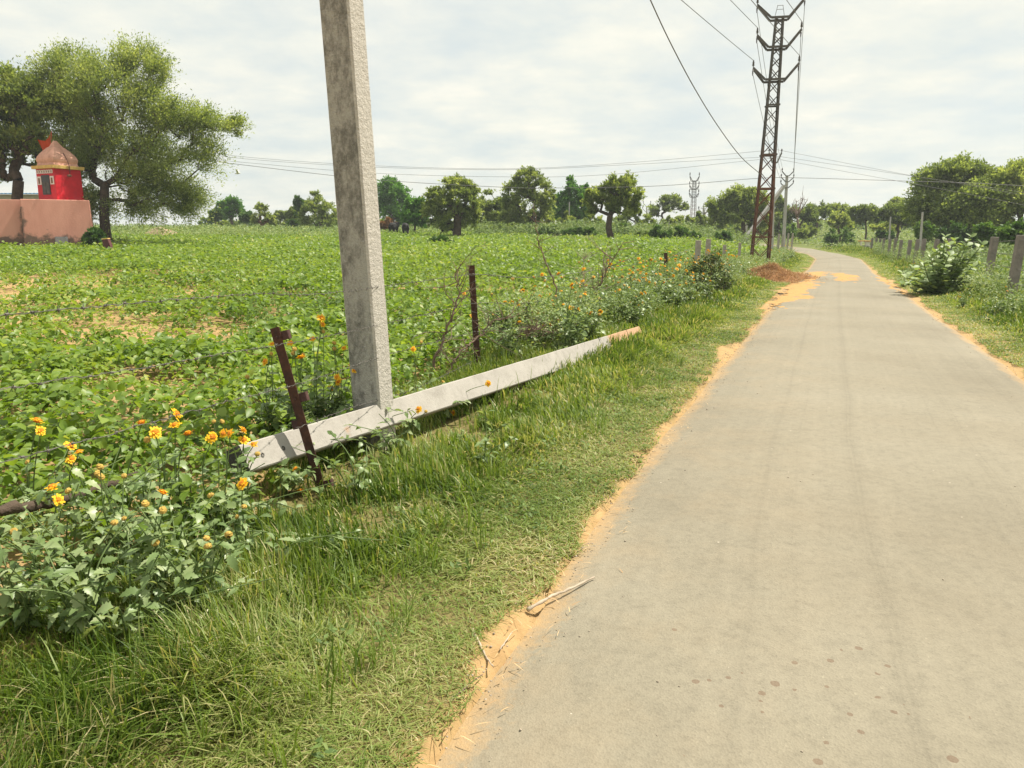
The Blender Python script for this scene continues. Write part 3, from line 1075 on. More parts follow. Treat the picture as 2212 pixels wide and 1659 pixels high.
def build_litter():
    n = 1500
    y = RNG.uniform(1.6, 22, n) ** 1.0
    side = RNG.random(n) < 0.75
    off = np.abs(RNG.normal(0, 0.16, n)) * np.where(RNG.random(n) < 0.12, 6, 1) - 0.14
    x = np.where(side, xL(y) + off, xR(y) - off)
    z = np.maximum(road_z(x, y), H(x, y))
    r = RNG.uniform(0.0025, 0.008, n) * (y / 4) ** 0.3
    # small irregular stones: squashed octahedra with uneven corners
    d = np.array([[1, 0, 0], [0, 1, 0], [-1, 0, 0], [0, -1, 0], [0, 0, 1], [0, 0, -1.0]])
    V = np.stack([x, y, z + r * 0.25], 1)[:, None] + d[None] * r[:, None, None] * RNG.uniform(0.6, 1.3, (n, 6, 1)) * np.array([1, 1, 0.6])
    b = np.arange(n)[:, None] * 6
    f = np.concatenate([b + np.array(t) for t in ([0, 1, 4], [1, 2, 4], [2, 3, 4], [3, 0, 4], [1, 0, 5], [2, 1, 5], [3, 2, 5], [0, 3, 5])], 0)
    o = npmesh('gravel', V.reshape(-1, 3), [f], M['gravel'])
    tag(o, 'small loose stones scattered along the sandy road edges', 'gravel', kind='stuff')
    n = 900
    y = RNG.uniform(1.7, 14, n)
    x = xL(y) + RNG.normal(-0.04, 0.10, n)
    P = np.stack([x, y, np.maximum(road_z(x, y), H(x, y)) + 0.002], 1)
    v, q, t3 = blade_arrays(P, RNG.uniform(0, 6.28, n), RNG.uniform(0.006, 0.016, n), RNG.uniform(0.002, 0.005, n), RNG.uniform(2.5, 6.0, n), RNG.normal(0, 0.3, n))
    o = npmesh('straw_litter', v, [q, t3], M['straw'], tint=np.repeat(np.clip(RNG.normal(0.8, 0.2, n), 0, 1), 7))
    tag(o, 'bits of dry straw strewn on the sandy road edge', 'straw', kind='stuff')


build_litter()
build_weeds()


# ------------------------------------------------------------------ trees and bushes
def tree(name, label, base, lobes, Y=None, mat='khejri', bark='bark', ncl=60, nlf=90, L=0.16, ar=0.4, trunk_r=0.2, fork=None,
         group=None, droop=0.0, cat='tree', part='crown', seed=None, spread=0.24, shell=0.5, lean=None, depth=0.9, tint0=0.45, trunk_part='trunk', show_twigs=True, radial=False):
    rng = np.random.default_rng(sum(ord(c) * (i + 7) for i, c in enumerate(label)) % 99991 if seed is None else seed)
    nlf = int(nlf * 1.7)
    wisp = radial or (cat == 'tree' and mat in ('khejri', 'acacia'))
    L = L * 1.15
    ar = ar + 0.12
    if ncl < 300 and cat == 'tree':
        ncl = int(ncl * 1.6)
    b = gp(*base) if Y is None else gy(base[0], Y)
    Yb = b[1]
    t = empty(name, b, label, cat, group)
    C, Rd = [], []
    more = []
    for (u, v, ru, rv) in lobes:
        for _ in range(2):
            a = rng.uniform(0, 6.28)
            q = rng.uniform(0.35, 0.6)
            more.append((u + math.cos(a) * ru * 0.75, v - abs(math.sin(a)) * rv * 0.75 if rng.random() < 0.6 else v + abs(math.sin(a)) * rv * 0.6, ru * q, rv * q))
    for (u, v, ru, rv) in list(lobes) + ([] if radial else more):
        c = dp(u, v, Yb)
        k = np.linalg.norm(c - np.array([0, 0, CAMZ])) / F
        rr = np.array([ru * k, (ru + rv) / 2 * k * depth, rv * k])
        c = c + np.array([0, rng.normal(0, 0.25) * rr[1], 0])
        C.append(c)
        Rd.append(rr)
    C, Rd = np.array(C), np.array(Rd)
    vol = Rd.prod(1) ** (2 / 3)
    pick = rng.choice(len(C), ncl, p=vol / vol.sum())
    d = unit(rng.normal(0, 1, (ncl, 3)))
    rad = shell + (1 - shell) * rng.random(ncl) ** 0.6
    cl = C[pick] + d * Rd[pick] * (rad * (0.72 if radial else 0.76 if wisp else 0.88))[:, None]
    cl[:, 2] = np.maximum(cl[:, 2], H(cl[:, 0], cl[:, 1]) + 0.12 * Rd[pick][:, 2])
    size = Rd[pick].mean(1)
    cen = (C * vol[:, None]).sum(0) / vol.sum()
    # limbs
    fk = (b * 0.55 + cen * 0.45) if fork is None else dp(fork[0], fork[1], Yb)
    pts0 = spline([b - np.array([0, 0, 0.15]), b * 0.5 + fk * 0.5 + np.r_[rng.normal(0, trunk_r * 0.7, 2), 0], fk], 3)
    nodes = [p for p in pts0]
    par = [-1] + list(range(len(pts0) - 1))
    order = np.argsort(np.linalg.norm(cl - fk, axis=1))
    tips = []
    for i in order:
        c = cl[i]
        A = np.array(nodes[len(pts0) - 2:])
        dd = np.linalg.norm(A - c, axis=1) + 0.35 * np.maximum(0, A[:, 2] - c[2]) + 0.25 * np.linalg.norm(A - fk, axis=1)
        j = int(np.argmin(dd)) + len(pts0) - 2
        a = nodes[j]
        ln = np.linalg.norm(c - a)
        m1 = a * 0.6 + c * 0.4 + rng.normal(0, 0.09, 3) * ln + np.array([0, 0, 0.08 * ln])
        nodes.append(m1)
        par.append(j)
        nodes.append(c)
        par.append(len(nodes) - 2)
        tips.append(len(nodes) - 1)
    cnt = np.zeros(len(nodes))
    for i in tips:
        cnt[i] = 1
    for i in range(len(nodes) - 1, 0, -1):
        cnt[par[i]] += cnt[i]
    rr = trunk_r * (np.maximum(cnt, 0.6) / cnt[0]) ** 0.5
    mb = MB()
    nt_ = len(pts0)
    mb.tube(pts0, [trunk_r * (1.35, 1.05, 1.0, 0.95, 0.9, 0.88, 0.86)[min(i, 6)] for i in range(nt_)], 8)
    kids = {}
    for i in range(nt_, len(nodes)):
        if show_twigs or cnt[i] > 1:
            mb.tube([nodes[par[i]], nodes[i]], [rr[i] * 1.15 if par[i] >= nt_ else min(rr[i] * 1.3, trunk_r * 0.8), rr[i]], 5 if rr[i] > 0.05 else 4, cap=False)
    mb.build(trunk_part, M[bark], t, smooth=True)
    # leaves in sprays round every branch end
    Ps, Ds, Ti = [], [], []
    for i in range(ncl):
        ns = max(3, nlf // 14)
        sd = unit(rng.normal(0, 1, (ns, 3)) + unit(cl[i] - cen) * 0.9 + np.array([0, 0, 0.45 - droop]))
        if wisp:
            sd = unit(rng.normal(0, 0.5 if radial else 0.7, (ns, 3)) + unit(cl[i] - fk) * 1.2 + np.array([0, 0, 0.35]))
        sl = size[i] * spread * rng.uniform(0.6, 2.7, ns) * (1.25 if wisp and not radial else 1.0)
        k = rng.integers(0, ns, nlf)
        tt = rng.random(nlf) ** 0.8
        dirs = sd[k]
        p = cl[i] + dirs * (sl[k] * tt)[:, None] + rng.normal(0, size[i] * spread * 0.16, (nlf, 3))
        p[:, 2] -= droop * (sl[k] * tt) ** 1.5 + (0.18 * (sl[k] * tt) ** 2 if radial else 0)
        Ps.append(p)
        Ds.append(dirs + rng.normal(0, 0.7, (nlf, 3)))
        Ti.append(np.clip(rng.normal(tint0, 0.2) + rng.normal(0, 0.17, nlf) + 0.25 * (tt - 0.5), 0, 1))
    P, D, T = np.concatenate(Ps), np.concatenate(Ds), np.concatenate(Ti)
    g = H(P[:, 0], P[:, 1])
    P[:, 2] = np.maximum(P[:, 2], g + 0.03)
    n = len(P)
    LL = L * rng.uniform(0.6, 1.4, n)
    v, f = leaf_arrays(P, D, rng.normal(0, 0.8, (n, 3)) + np.array([0, 0, 1.0]), LL, LL * ar, 0.15)
    npmesh(part, v, [f], M[mat], t, tint=np.repeat(T, 4))
    return t


def bush(label, u, v, ru, rv, Y=None, mat='hedge', n=26, nlf=110, L=0.14, ar=0.5, group=None, name='bush', tint0=0.45, **kw):
    """rounded bush: centre (u, v), half sizes in pixels"""
    base = (u, v + rv * 0.92)
    lobes = [(u, v, ru * 0.8, rv * 0.9), (u - ru * 0.45, v + rv * 0.25, ru * 0.55, rv * 0.7), (u + ru * 0.4, v + rv * 0.2, ru * 0.6, rv * 0.72), (u + ru * 0.1, v + rv * 0.5, ru * 0.8, rv * 0.5)]
    return tree(name, label, base, lobes, Y=Y, mat=mat, ncl=n, nlf=nlf, L=L, ar=ar, trunk_r=kw.pop('trunk_r', 0.05), group=group, cat='bush', part='foliage', trunk_part='stem',
                fork=(u, v + rv * 0.5), shell=kw.pop('shell', 0.4), tint0=tint0, **kw)


# big tree behind the shrine
tree('tree', 'big feathery olive-green tree behind the red shrine, tallest crown at the left', (229, 516), [
    (150, 150, 48, 42), (110, 205, 46, 48), (265, 140, 52, 44), (330, 170, 40, 42), (215, 215, 62, 60), (300, 245, 62, 62), (375, 265, 50, 48),
    (435, 275, 46, 34), (495, 280, 38, 20), (415, 330, 50, 46), (330, 350, 62, 60), (240, 350, 60, 60), (160, 300, 56, 56), (380, 410, 52, 42), (300, 425, 60, 40), (215, 420, 40, 36), (425, 440, 28, 24), (205, 265, 42, 40), (255, 310, 52, 44), (190, 335, 36, 36), (290, 390, 46, 40), (330, 440, 50, 24), (390, 445, 40, 22), (270, 445, 40, 20), (150, 235, 46, 44), (190, 380, 26, 46), (205, 430, 24, 30)],
    Y=46.2, mat='khejri', ncl=500, nlf=185, L=0.125, ar=0.26, trunk_r=0.3, fork=(226, 400), droop=0.05, spread=0.55, shell=0.3, tint0=0.58, radial=True)
tree('tree', 'dark tree rising behind the pink platform at the left edge', (28, 470), [
    (20, 215, 62, 44), (80, 235, 44, 40), (-50, 250, 60, 60), (10, 290, 58, 48), (60, 300, 34, 40), (-40, 350, 50, 50), (5, 350, 24, 40)],
    Y=46, mat='khejri', ncl=150, nlf=120, L=0.17, ar=0.35, trunk_r=0.34, fork=(40, 390), droop=0.15, spread=0.4, tint0=0.42, radial=True)
tree('tree', 'slim dark trunk leaning at the left edge under the shade', (75, 470), [(110, 330, 30, 30), (130, 390, 22, 30), (60, 340, 26, 30)],
     Y=48, mat='khejri', ncl=40, nlf=90, L=0.16, trunk_r=0.18, fork=(95, 380), tint0=0.3)

mid = 'trees across the far side of the field'
tree('tree', 'small round khejri tree just left of the standing concrete pole', (695, 503), [(690, 446, 32, 26), (675, 465, 24, 28), (710, 465, 22, 28), (690, 478, 34, 16)], mat='khejri', ncl=60, nlf=110, trunk_r=0.2, fork=(694, 475), droop=0.5, group=mid)
tree('tree', 'tall bright green leafy tree just right of the standing concrete pole', (850, 500), [(846, 418, 30, 28), (836, 455, 28, 30), (868, 460, 24, 34), (858, 430, 28, 26)], mat='neem', ncl=75, nlf=120, trunk_r=0.15, group=mid, ar=0.6, L=0.2)
tree('tree', 'shorter bright green tree with a thin bare trunk beside the brown bush', (897, 510), [(897, 455, 22, 24), (888, 470, 18, 18), (907, 468, 15, 20)], mat='neem', ncl=50, nlf=110, trunk_r=0.11, fork=(897, 485), group=mid, ar=0.6, L=0.18)
tree('tree', 'wide khejri tree with a thick trunk and drooping foliage, cow under it', (986, 516), [(990, 402, 38, 28), (945, 432, 30, 28), (1005, 440, 30, 34), (965, 455, 34, 28), (935, 450, 18, 20), (955, 476, 30, 18), (1005, 468, 26, 20)],
     mat='khejri', ncl=120, nlf=130, trunk_r=0.36, fork=(988, 470), droop=0.5, group=mid)
tree('tree', 'dark hanging tree between the two biggest khejri crowns', (1062, 508), [(1055, 440, 30, 28), (1040, 460, 26, 30), (1070, 465, 24, 28), (1058, 482, 32, 20)], mat='khejri', ncl=70, nlf=110, trunk_r=0.2, fork=(1060, 478), droop=0.5, group=mid, tint0=0.33)
tree('tree', 'broad khejri tree with a bright domed top in the middle of the field edge', (1153, 512), [(1145, 392, 38, 26), (1115, 425, 32, 32), (1168, 425, 30, 32), (1140, 450, 48, 34), (1105, 472, 20, 30), (1170, 474, 24, 28), (1125, 482, 30, 22)],
     mat='khejri', ncl=130, nlf=130, trunk_r=0.32, fork=(1150, 468), droop=0.45, group=mid)
tree('tree', 'rounded mid-green tree behind the domed khejri, a thin post before it', (1237, 492), [(1238, 425, 28, 30), (1225, 450, 30, 28), (1252, 452, 24, 28), (1206, 452, 18, 20)], Y=84, mat='neem', ncl=80, nlf=120, trunk_r=0.18, group=mid, ar=0.55, L=0.2, tint0=0.35)
tree('tree', 'khejri tree with a bare forked trunk and a broken side limb', (1324, 522), [(1340, 408, 36, 24), (1355, 430, 32, 28), (1320, 430, 30, 30), (1288, 435, 20, 30), (1340, 452, 34, 18), (1285, 455, 14, 10)],
     mat='khejri', ncl=110, nlf=100, trunk_r=0.24, fork=(1318, 465), droop=0.1, group=mid, shell=0.55)
tree('tree', 'small crooked tree right of the bare-trunked khejri', (1378, 507), [(1368, 460, 14, 14), (1352, 472, 12, 12), (1375, 470, 10, 10)], mat='acacia', ncl=28, nlf=70, trunk_r=0.09, fork=(1372, 480), group=mid)
tree('tree', 'flat-topped acacia on the skyline left of the far lattice tower', (1420, 495), [(1450, 438, 26, 10), (1430, 452, 28, 9), (1470, 448, 20, 8), (1415, 462, 14, 8)], Y=110, mat='acacia', ncl=50, nlf=70, L=0.24, trunk_r=0.16, fork=(1432, 470), group=mid)
tree('tree', 'spreading dome-shaped tree just left of the near lattice pylon', (1611, 506), [(1600, 430, 40, 18), (1565, 452, 30, 24), (1620, 450, 40, 28), (1585, 472, 44, 20), (1545, 478, 14, 12), (1635, 475, 24, 20)],
     Y=78, mat='acacia', ncl=130, nlf=130, trunk_r=0.26, fork=(1605, 480), group=mid, L=0.2, tint0=0.6)
tree('tree', 'small pollarded tree with a stubby reddish trunk', (568, 502), [(567, 472, 24, 13), (566, 451, 15, 10), (552, 478, 12, 10), (584, 478, 12, 9)], mat='khejri', bark='bark_red', ncl=44, nlf=80, trunk_r=0.3, fork=(568, 482), droop=0.4, tint0=0.6)
tree('tree', 'distant round green tree alone on the skyline right of the big tree', (500, 480), [(500, 446, 20, 14), (488, 458, 16, 12), (513, 458, 16, 11)], Y=105, mat='neem', ncl=44, nlf=80, L=0.26, trunk_r=0.2, tint0=0.35)
tree('tree', 'narrow dark tree peeking out behind the small round khejri', (647, 485), [(646, 440, 8, 14), (648, 458, 8, 12)], Y=95, mat='hedge', ncl=22, nlf=80, L=0.24, trunk_r=0.1, tint0=0.25)
# right side
tree('tree', 'tall dark tree over the right fence, its crown the highest on the right', (2061, 545), [
    (2062, 385, 46, 22), (2030, 408, 44, 30), (2095, 408, 34, 30), (2010, 450, 34, 36), (2060, 450, 52, 40), (2120, 440, 40, 38), (2155, 455, 30, 34), (2090, 480, 60, 24), (2030, 485, 44, 20)],
    Y=58, mat='acacia', ncl=210, nlf=150, L=0.19, ar=0.4, trunk_r=0.25, fork=(2065, 470), spread=0.42, tint0=0.48, radial=True)
tree('tree', 'yellowish spreading tree at the far right edge', (2200, 530), [(2200, 388, 40, 20), (2170, 410, 40, 26), (2240, 400, 50, 34), (2190, 440, 44, 30), (2260, 440, 50, 40), (2150, 440, 22, 24)],
    Y=56, mat='khejri', ncl=130, nlf=130, L=0.19, trunk_r=0.22, fork=(2205, 470), spread=0.42, tint0=0.58, radial=True)
tree('tree', 'umbrella-shaped acacia with a curved bare trunk beyond the bench', (1870, 512), [(1868, 456, 26, 5), (1855, 465, 26, 7), (1885, 464, 24, 6), (1862, 476, 24, 6), (1890, 474, 18, 6)], Y=88, mat='acacia', ncl=70, nlf=90, L=0.2, trunk_r=0.11, fork=(1870, 482), shell=0.2)
tree('tree', 'layered dark acacia left of the tall dark tree', (1940, 520), [(1930, 458, 26, 9), (1955, 450, 22, 10), (1920, 470, 22, 9), (1950, 475, 34, 14), (1965, 465, 22, 14)], Y=80, mat='acacia', ncl=80, nlf=100, L=0.2, trunk_r=0.16, tint0=0.3)
tree('tree', 'pale tree top on the skyline left of the tall dark tree', (1945, 500), [(1942, 440, 16, 8), (1930, 450, 16, 8)], Y=105, mat='acacia', ncl=30, nlf=70, L=0.24, trunk_r=0.12, tint0=0.7)
tree('tree', 'thin open tree on the skyline above the road bend', (1762, 505), [(1770, 452, 22, 10), (1755, 462, 16, 10), (1778, 466, 18, 12)], Y=100, mat='acacia', ncl=44, nlf=60, L=0.22, trunk_r=0.14, tint0=0.35)
tree('tree', 'light green flat tree on the skyline right of the road bend', (1812, 505), [(1815, 452, 20, 6), (1800, 460, 18, 7), (1828, 460, 14, 6)], Y=104, mat='acacia', ncl=40, nlf=80, L=0.24, trunk_r=0.13, tint0=0.6)
tree('tree', 'rounded yellow-green tree between road bend and umbrella acacia', (1815, 520), [(1813, 476, 18, 13), (1803, 486, 16, 12), (1826, 488, 14, 12)], Y=86, mat='khejri', ncl=44, nlf=90, L=0.2, trunk_r=0.12, tint0=0.62)
tree('tree', 'dark low tree at the foot of the bare dead tree', (1728, 510), [(1728, 462, 26, 12), (1708, 470, 18, 14), (1745, 470, 18, 14)], Y=96, mat='acacia', ncl=50, nlf=90, L=0.24, trunk_r=0.14, tint0=0.25)
tree('tree', 'grey-green tree behind the two concrete poles', (1685, 505), [(1682, 440, 13, 14), (1690, 460, 16, 14), (1676, 470, 14, 14)], Y=100, mat='acacia', ncl=40, nlf=80, L=0.24, trunk_r=0.13, tint0=0.4)

bh = 'bushes in the hedge at the far edge of the field'
for (lab, u, v, ru, rv, mt, tn) in [
        ('dark hedge bush under the domed khejri tree', 1182, 503, 26, 13, 'hedge', 0.35),
        ('low hedge bush just right of the domed khejri trunk', 1236, 505, 26, 12, 'hedge', 0.4),
        ('hedge bush left of the bare-trunked khejri', 1272, 506, 20, 12, 'hedge', 0.5),
        ('dense green hedge bush right of the bare-trunked khejri', 1345, 500, 19, 15, 'hedge', 0.45),
        ('largest dark hedge bush, taller than the two beside it', 1424, 505, 23, 19, 'hedge', 0.4),
        ('pointed hedge bush before the far lattice tower', 1467, 506, 18, 18, 'hedge', 0.5),
        ('leafy hedge bush right of the far lattice tower', 1498, 512, 16, 13, 'hedge', 0.4),
        ('round dark hedge bush behind the short grey fence posts', 1562, 515, 18, 15, 'hedge', 0.35),
        ('light green hedge bush beneath the dome-shaped tree', 1578, 494, 24, 12, 'weed', 0.35),
        ('pale hedge bush left of the largest dark hedge bush', 1385, 512, 18, 10, 'weed', 0.35)]:
    bush(lab, u, v, ru, rv, mat=mt, group=bh, tint0=tn, n=34, nlf=120, L=0.13)
for (lab, u, v, ru, rv, Y, mt, tn) in [
        ('yellowish round bush below the rounded mid-green tree', 1223, 474, 19, 16, 76, 'khejri', 0.6),
        ('olive round bush right of the small crooked tree', 1397, 483, 20, 17, 82, 'khejri', 0.4),
        ('brownish bush behind the largest dark hedge bush', 1443, 481, 20, 15, 84, 'khejri', 0.5),
        ('soft green bush left of the far lattice tower base', 1480, 477, 18, 16, 88, 'acacia', 0.6),
        ('dark bush right of the far lattice tower base', 1512, 480, 16, 18, 95, 'acacia', 0.25),
        ('olive bush left of the khejri with the broken limb', 1283, 480, 22, 15, 80, 'khejri', 0.4),
        ('dusky bush behind the bare-trunked khejri', 1335, 478, 22, 14, 82, 'khejri', 0.35),
        ('small dark rounded bush standing alone left of the standing pole', 631, 486, 13, 17, None, 'hedge', 0.15),
        ('distant grey bush left of the narrow dark tree', 633, 462, 17, 11, 100, 'acacia', 0.6),
        ('small far bush above the dark rounded bush', 606, 466, 13, 9, 110, 'acacia', 0.4),
        ('far dark bush at the foot of the distant round tree', 466, 464, 14, 12, 100, 'hedge', 0.3),
        ('far bush right of the distant round tree', 532, 468, 15, 10, 100, 'hedge', 0.45),
        ('brown dried-out bush beside the bright green trees', 839, 484, 22, 14, 78, 'dry_leaf', 0.5),
        ('low dark bush in front of the thick-trunked khejri', 950, 526, 36, 10, None, 'hedge', 0.3),
        ('big rounded bush at the outside of the road bend', 1808, 512, 30, 22, None, 'hedge', 0.5),
        ('low olive bush left of the road bend bush', 1740, 502, 22, 13, 85, 'acacia', 0.5),
        ('light green bush beside the two concrete poles', 1703, 497, 19, 14, 80, 'hedge', 0.7),
        ('yellow-green spreading bush below the layered acacia', 1912, 490, 28, 10, 84, 'khejri', 0.8),
        ('nearly black low bush behind the far end of the right fence', 1912, 506, 18, 8, 78, 'hedge', 0.1),
        ('bright green bush at the base of the tall dark tree', 1998, 498, 18, 16, 52, 'hedge', 0.7),
        ('bright leafy bush below the yellowish tree on the right', 2145, 500, 38, 17, 40, 'hedge', 0.6),
        ('bright leafy bush at the far right edge behind the fence', 2200, 505, 34, 18, 36, 'hedge', 0.65),
        ('tangled dark undergrowth bush beneath the tall dark tree', 2070, 508, 50, 18, 54, 'hedge', 0.15),
        ('dark green bush against the right side of the shrine platform', 205, 520, 22, 22, 41.0, 'hedge', 0.2)]:
    bush(lab, u, v, ru, rv, Y=Y, mat=mt, tint0=tn, n=30, nlf=110, L=0.15 if (Y or 60) < 90 else 0.22)

# far tree line along the horizon: every bush its own thing, too alike to tell apart
rng0 = np.random.default_rng(5)
for k in range(80):
    u = 455 + k * (1990 - 455) / 79 + rng0.normal(0, 12)
    rv = rng0.uniform(8, 14) if u < 1000 else rng0.uniform(10, 21)
    Yk = rng0.uniform(100, 150)
    g = gy(u, Yk)
    vb = 504.5 - (g[2] - CAMZ) * F / Yk
    bush('low grey-green bush in the far tree line along the horizon', u, vb - rv * 0.8, rng0.uniform(16, 32), rv, Y=Yk, mat='acacia' if k % 3 else 'hedge', n=14, nlf=70, L=0.36, group='bushes in the far tree line', tint0=rng0.uniform(0.25, 0.6), trunk_r=0.08)


def dead_tree(label, base, tips, Y, r, seed, name='dead_tree', cat='tree'):
    rng = np.random.default_rng(seed)
    b = gy(base[0], Y)
    t = empty(name, b, label, cat)
    mb = MB()
    fk = dp(tips[0][0], tips[0][1], Y)
    mb.tube(spline([b - np.array([0, 0, 0.2]), (b + fk) / 2 + np.r_[rng.normal(0, 0.15, 2), 0], fk], 4), list(np.linspace(r, r * 0.7, 9)), 7)
    for (u, v) in tips[1:]:
        e = dp(u, v, Y + rng.normal(0, 1.0))
        m = fk * 0.5 + e * 0.5 + rng.normal(0, 0.25, 3)
        ln = np.linalg.norm(e - fk)
        mb.tube(spline([fk, m, e], 4), list(np.linspace(r * 0.6, r * 0.12, 9)), 5)
        for _ in range(5):
            a = fk + (e - fk) * rng.uniform(0.35, 0.95)
            mb.tube([a, a + rng.normal(0, 0.22, 3) * ln + np.array([0, 0, 0.12 * ln])], [r * 0.2, r * 0.06], 4)
    mb.build('trunk', M['twig'], t, smooth=True)


dead_tree('bare grey dead tree with upright branches on the skyline', (1710, 492), [(1722, 468), (1737, 425), (1720, 432), (1710, 440), (1744, 432), (1730, 425), (1700, 452)], 90, 0.16, 3)
dead_tree('bare dead branches beside the pole right of the far lattice tower', (1521, 495), [(1523, 462), (1533, 444), (1528, 440), (1515, 448)], 120, 0.12, 4)


# ------------------------------------------------------------------ standing pole, fallen pole, rusty posts
def standing_pole():
    Y = 5.38
    b = dp(815, 985, Y)
    q = dp(737, 0, Y)
    d = (q - b) / (q[2] - b[2])
    g = float(H(b[0], b[1]))
    base = b + d * (g - 0.4 - b[2])
    top = b + d * (8.3 - b[2])
    t = empty('utility_pole', (base[0], base[1], g), 'tall leaning weathered concrete utility pole standing behind the fallen pole', 'utility pole')
    a = R(-25)
    nrm = np.array([math.sin(a), -math.cos(a), 0])
    sd = np.array([math.cos(a), math.sin(a), 0])
    mb = MB()
    nseg = 60
    vs, fs = [], []
    # rounded-corner rectangle rings with small unevenness
    prof = []
    w1, w2, ch = 0.245, 0.185, 0.014
    for sx_, sz_ in ((-1, -1), (1, -1), (1, 1), (-1, 1)):
        x, z = sx_ * w1 / 2, sz_ * w2 / 2
        if sx_ * sz_ > 0:
            prof += [(x - 0 * ch, z - sz_ * ch), (x - sx_ * ch, z)] if True else []
        else:
            prof += [(x - sx_ * ch, z), (x, z - sz_ * ch)]
    # order the corner points round the section
    prof = sorted(prof, key=lambda p: math.atan2(p[1] / w2, p[0] / w1))
    n = len(prof)
    for i in range(nseg + 1):
        c = base + (top - base) * i / nseg
        k = 1.03 - 0.10 * i / nseg
        for j, (x, z) in enumerate(prof):
            w = 1 + 0.018 * (vnoise(i * 0.9, j * 3.1, 1.0, 71) - 0.5)
            vs.append(c + sd * x * k * w - nrm * z * k * w)
    for i in range(nseg):
        for j in range(n):
            fs.append((i * n + j, i * n + (j + 1) % n, (i + 1) * n + (j + 1) % n, (i + 1) * n + j))
    fs.append(tuple(nseg * n + j for j in range(n)))
    mb.add(vs, fs)
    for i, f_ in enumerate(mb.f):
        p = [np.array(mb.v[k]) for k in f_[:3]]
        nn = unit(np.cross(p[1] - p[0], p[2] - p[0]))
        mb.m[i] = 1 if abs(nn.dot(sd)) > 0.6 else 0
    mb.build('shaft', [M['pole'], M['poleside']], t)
    hk = MB()
    c = b + np.array([0.1, -0.06, 0.13])
    th = np.linspace(-1.2, 2.2, 9)
    hk.tube([c + np.array([0.05 + 0.035 * math.cos(a_), -0.05, 0.035 * math.sin(a_)]) for a_ in th], 0.008, 6)
    hk.build('hook', M['rust'], t, smooth=True)
    return b, d


PB, PD = standing_pole()


def fallen_pole():
    A = dp(529, 990, 4.06)
    B = dp(1387, 722, 11.15)
    A, B = np.array(A), np.array(B)
    L = np.linalg.norm(B - A)
    d = (B - A) / L
    t = empty('fallen_pole', (A[0], A[1], float(H(A[0], A[1]))), 'long pale tapering concrete pole lying aslant in the grass against the standing pole', 'concrete pole')
    hor = np.cross(d, [0, 0, 1.0])
    hor /= np.linalg.norm(hor)          # towards the road
    up = np.cross(hor, d)
    el = R(27)
    nf = hor * math.cos(el) + up * math.sin(el)      # broad face
    nu = np.cross(d, nf)
    if nu[2] < 0:
        nu = -nu
    h0, h1, w0, w1 = 0.168, 0.262, 0.135, 0.15
    ns = 40
    rows = []
    for i in range(ns + 1):
        s = i / ns
        c = A + (B - A) * s
        hh, ww = (h0 + (h1 - h0) * s) / 2, (w0 + (w1 - w0) * s) / 2
        e = 0.008
        r = []
        for (a, b_) in ((hh - e, ww), (-hh + e, ww), (-hh, ww - e), (-hh, -ww), (hh, -ww), (hh, ww - e)):
            j = 0.004 * (vnoise(s * 60, a * 40 + b_ * 9, 1, 81) - 0.5)
            r.append(c + nu * (a + j) + nf * (b_ - w0 / 2 + j))
        rows.append(r)
    # built along its own axis so that the material can follow it
    mb = MB()
    loc = [[(float((p - A).dot(d)), float((p - A).dot(nf)), float((p - A).dot(nu))) for p in r] for r in rows]
    vs = [p for r in loc for p in r]
    fs = []
    for i in range(ns):
        for j in range(6):
            fs.append((i * 6 + j, i * 6 + (j + 1) % 6, (i + 1) * 6 + (j + 1) % 6, (i + 1) * 6 + j))
    m1 = [0] * len(fs)
    mb.add(vs, fs, 0)
    mb.add(vs[:6], [(0, 1, 2, 3, 4, 5)], 1)
    mb.add(vs[-6:], [(5, 4, 3, 2, 1, 0)], 0)
    me = bpy.data.meshes.new('beam')
    me.from_pydata(mb.v, [], mb.f)
    me.materials.append(M['beam'])
    me.materials.append(M['beamend'])
    me.polygons.foreach_set('material_index', mb.m)
    me.update()
    o = bpy.data.objects.new('shaft', me)
    Mx = Matrix(((d[0], nf[0], nu[0], A[0] - t.location.x), (d[1], nf[1], nu[1], A[1] - t.location.y), (d[2], nf[2], nu[2], A[2] - t.location.z), (0, 0, 0, 1)))
    link(o, t)
    o.matrix_local = Mx
    # cast holes near the end
    for (x, z) in ((0.13, -0.012), (0.30, -0.01)):
        hb = MB()
        th = np.linspace(0, 2 * math.pi, 13)[:-1]
        rr = [0.013 * (0.8 + 0.4 * vnoise(k * 2.0, x * 50, 1, 5)) for k in range(12)]
        hb.add([(x + r_ * math.cos(a), 0.004, z + r_ * 1.1 * math.sin(a)) for r_, a in zip(rr, th)] + [(x, -0.002, z)],
               [(k, (k + 1) % 12, 12) for k in range(12)])
        me = bpy.data.meshes.new('hole')
        me.from_pydata(hb.v, [], hb.f)
        me.materials.append(M['beamend'])  # dark colour on a shallow dish stands for the shade inside the hole
        h = bpy.data.objects.new('bolt_hole', me)
        link(h, t)
        h.matrix_local = Mx
    return A, B


FA, FB = fallen_pole()


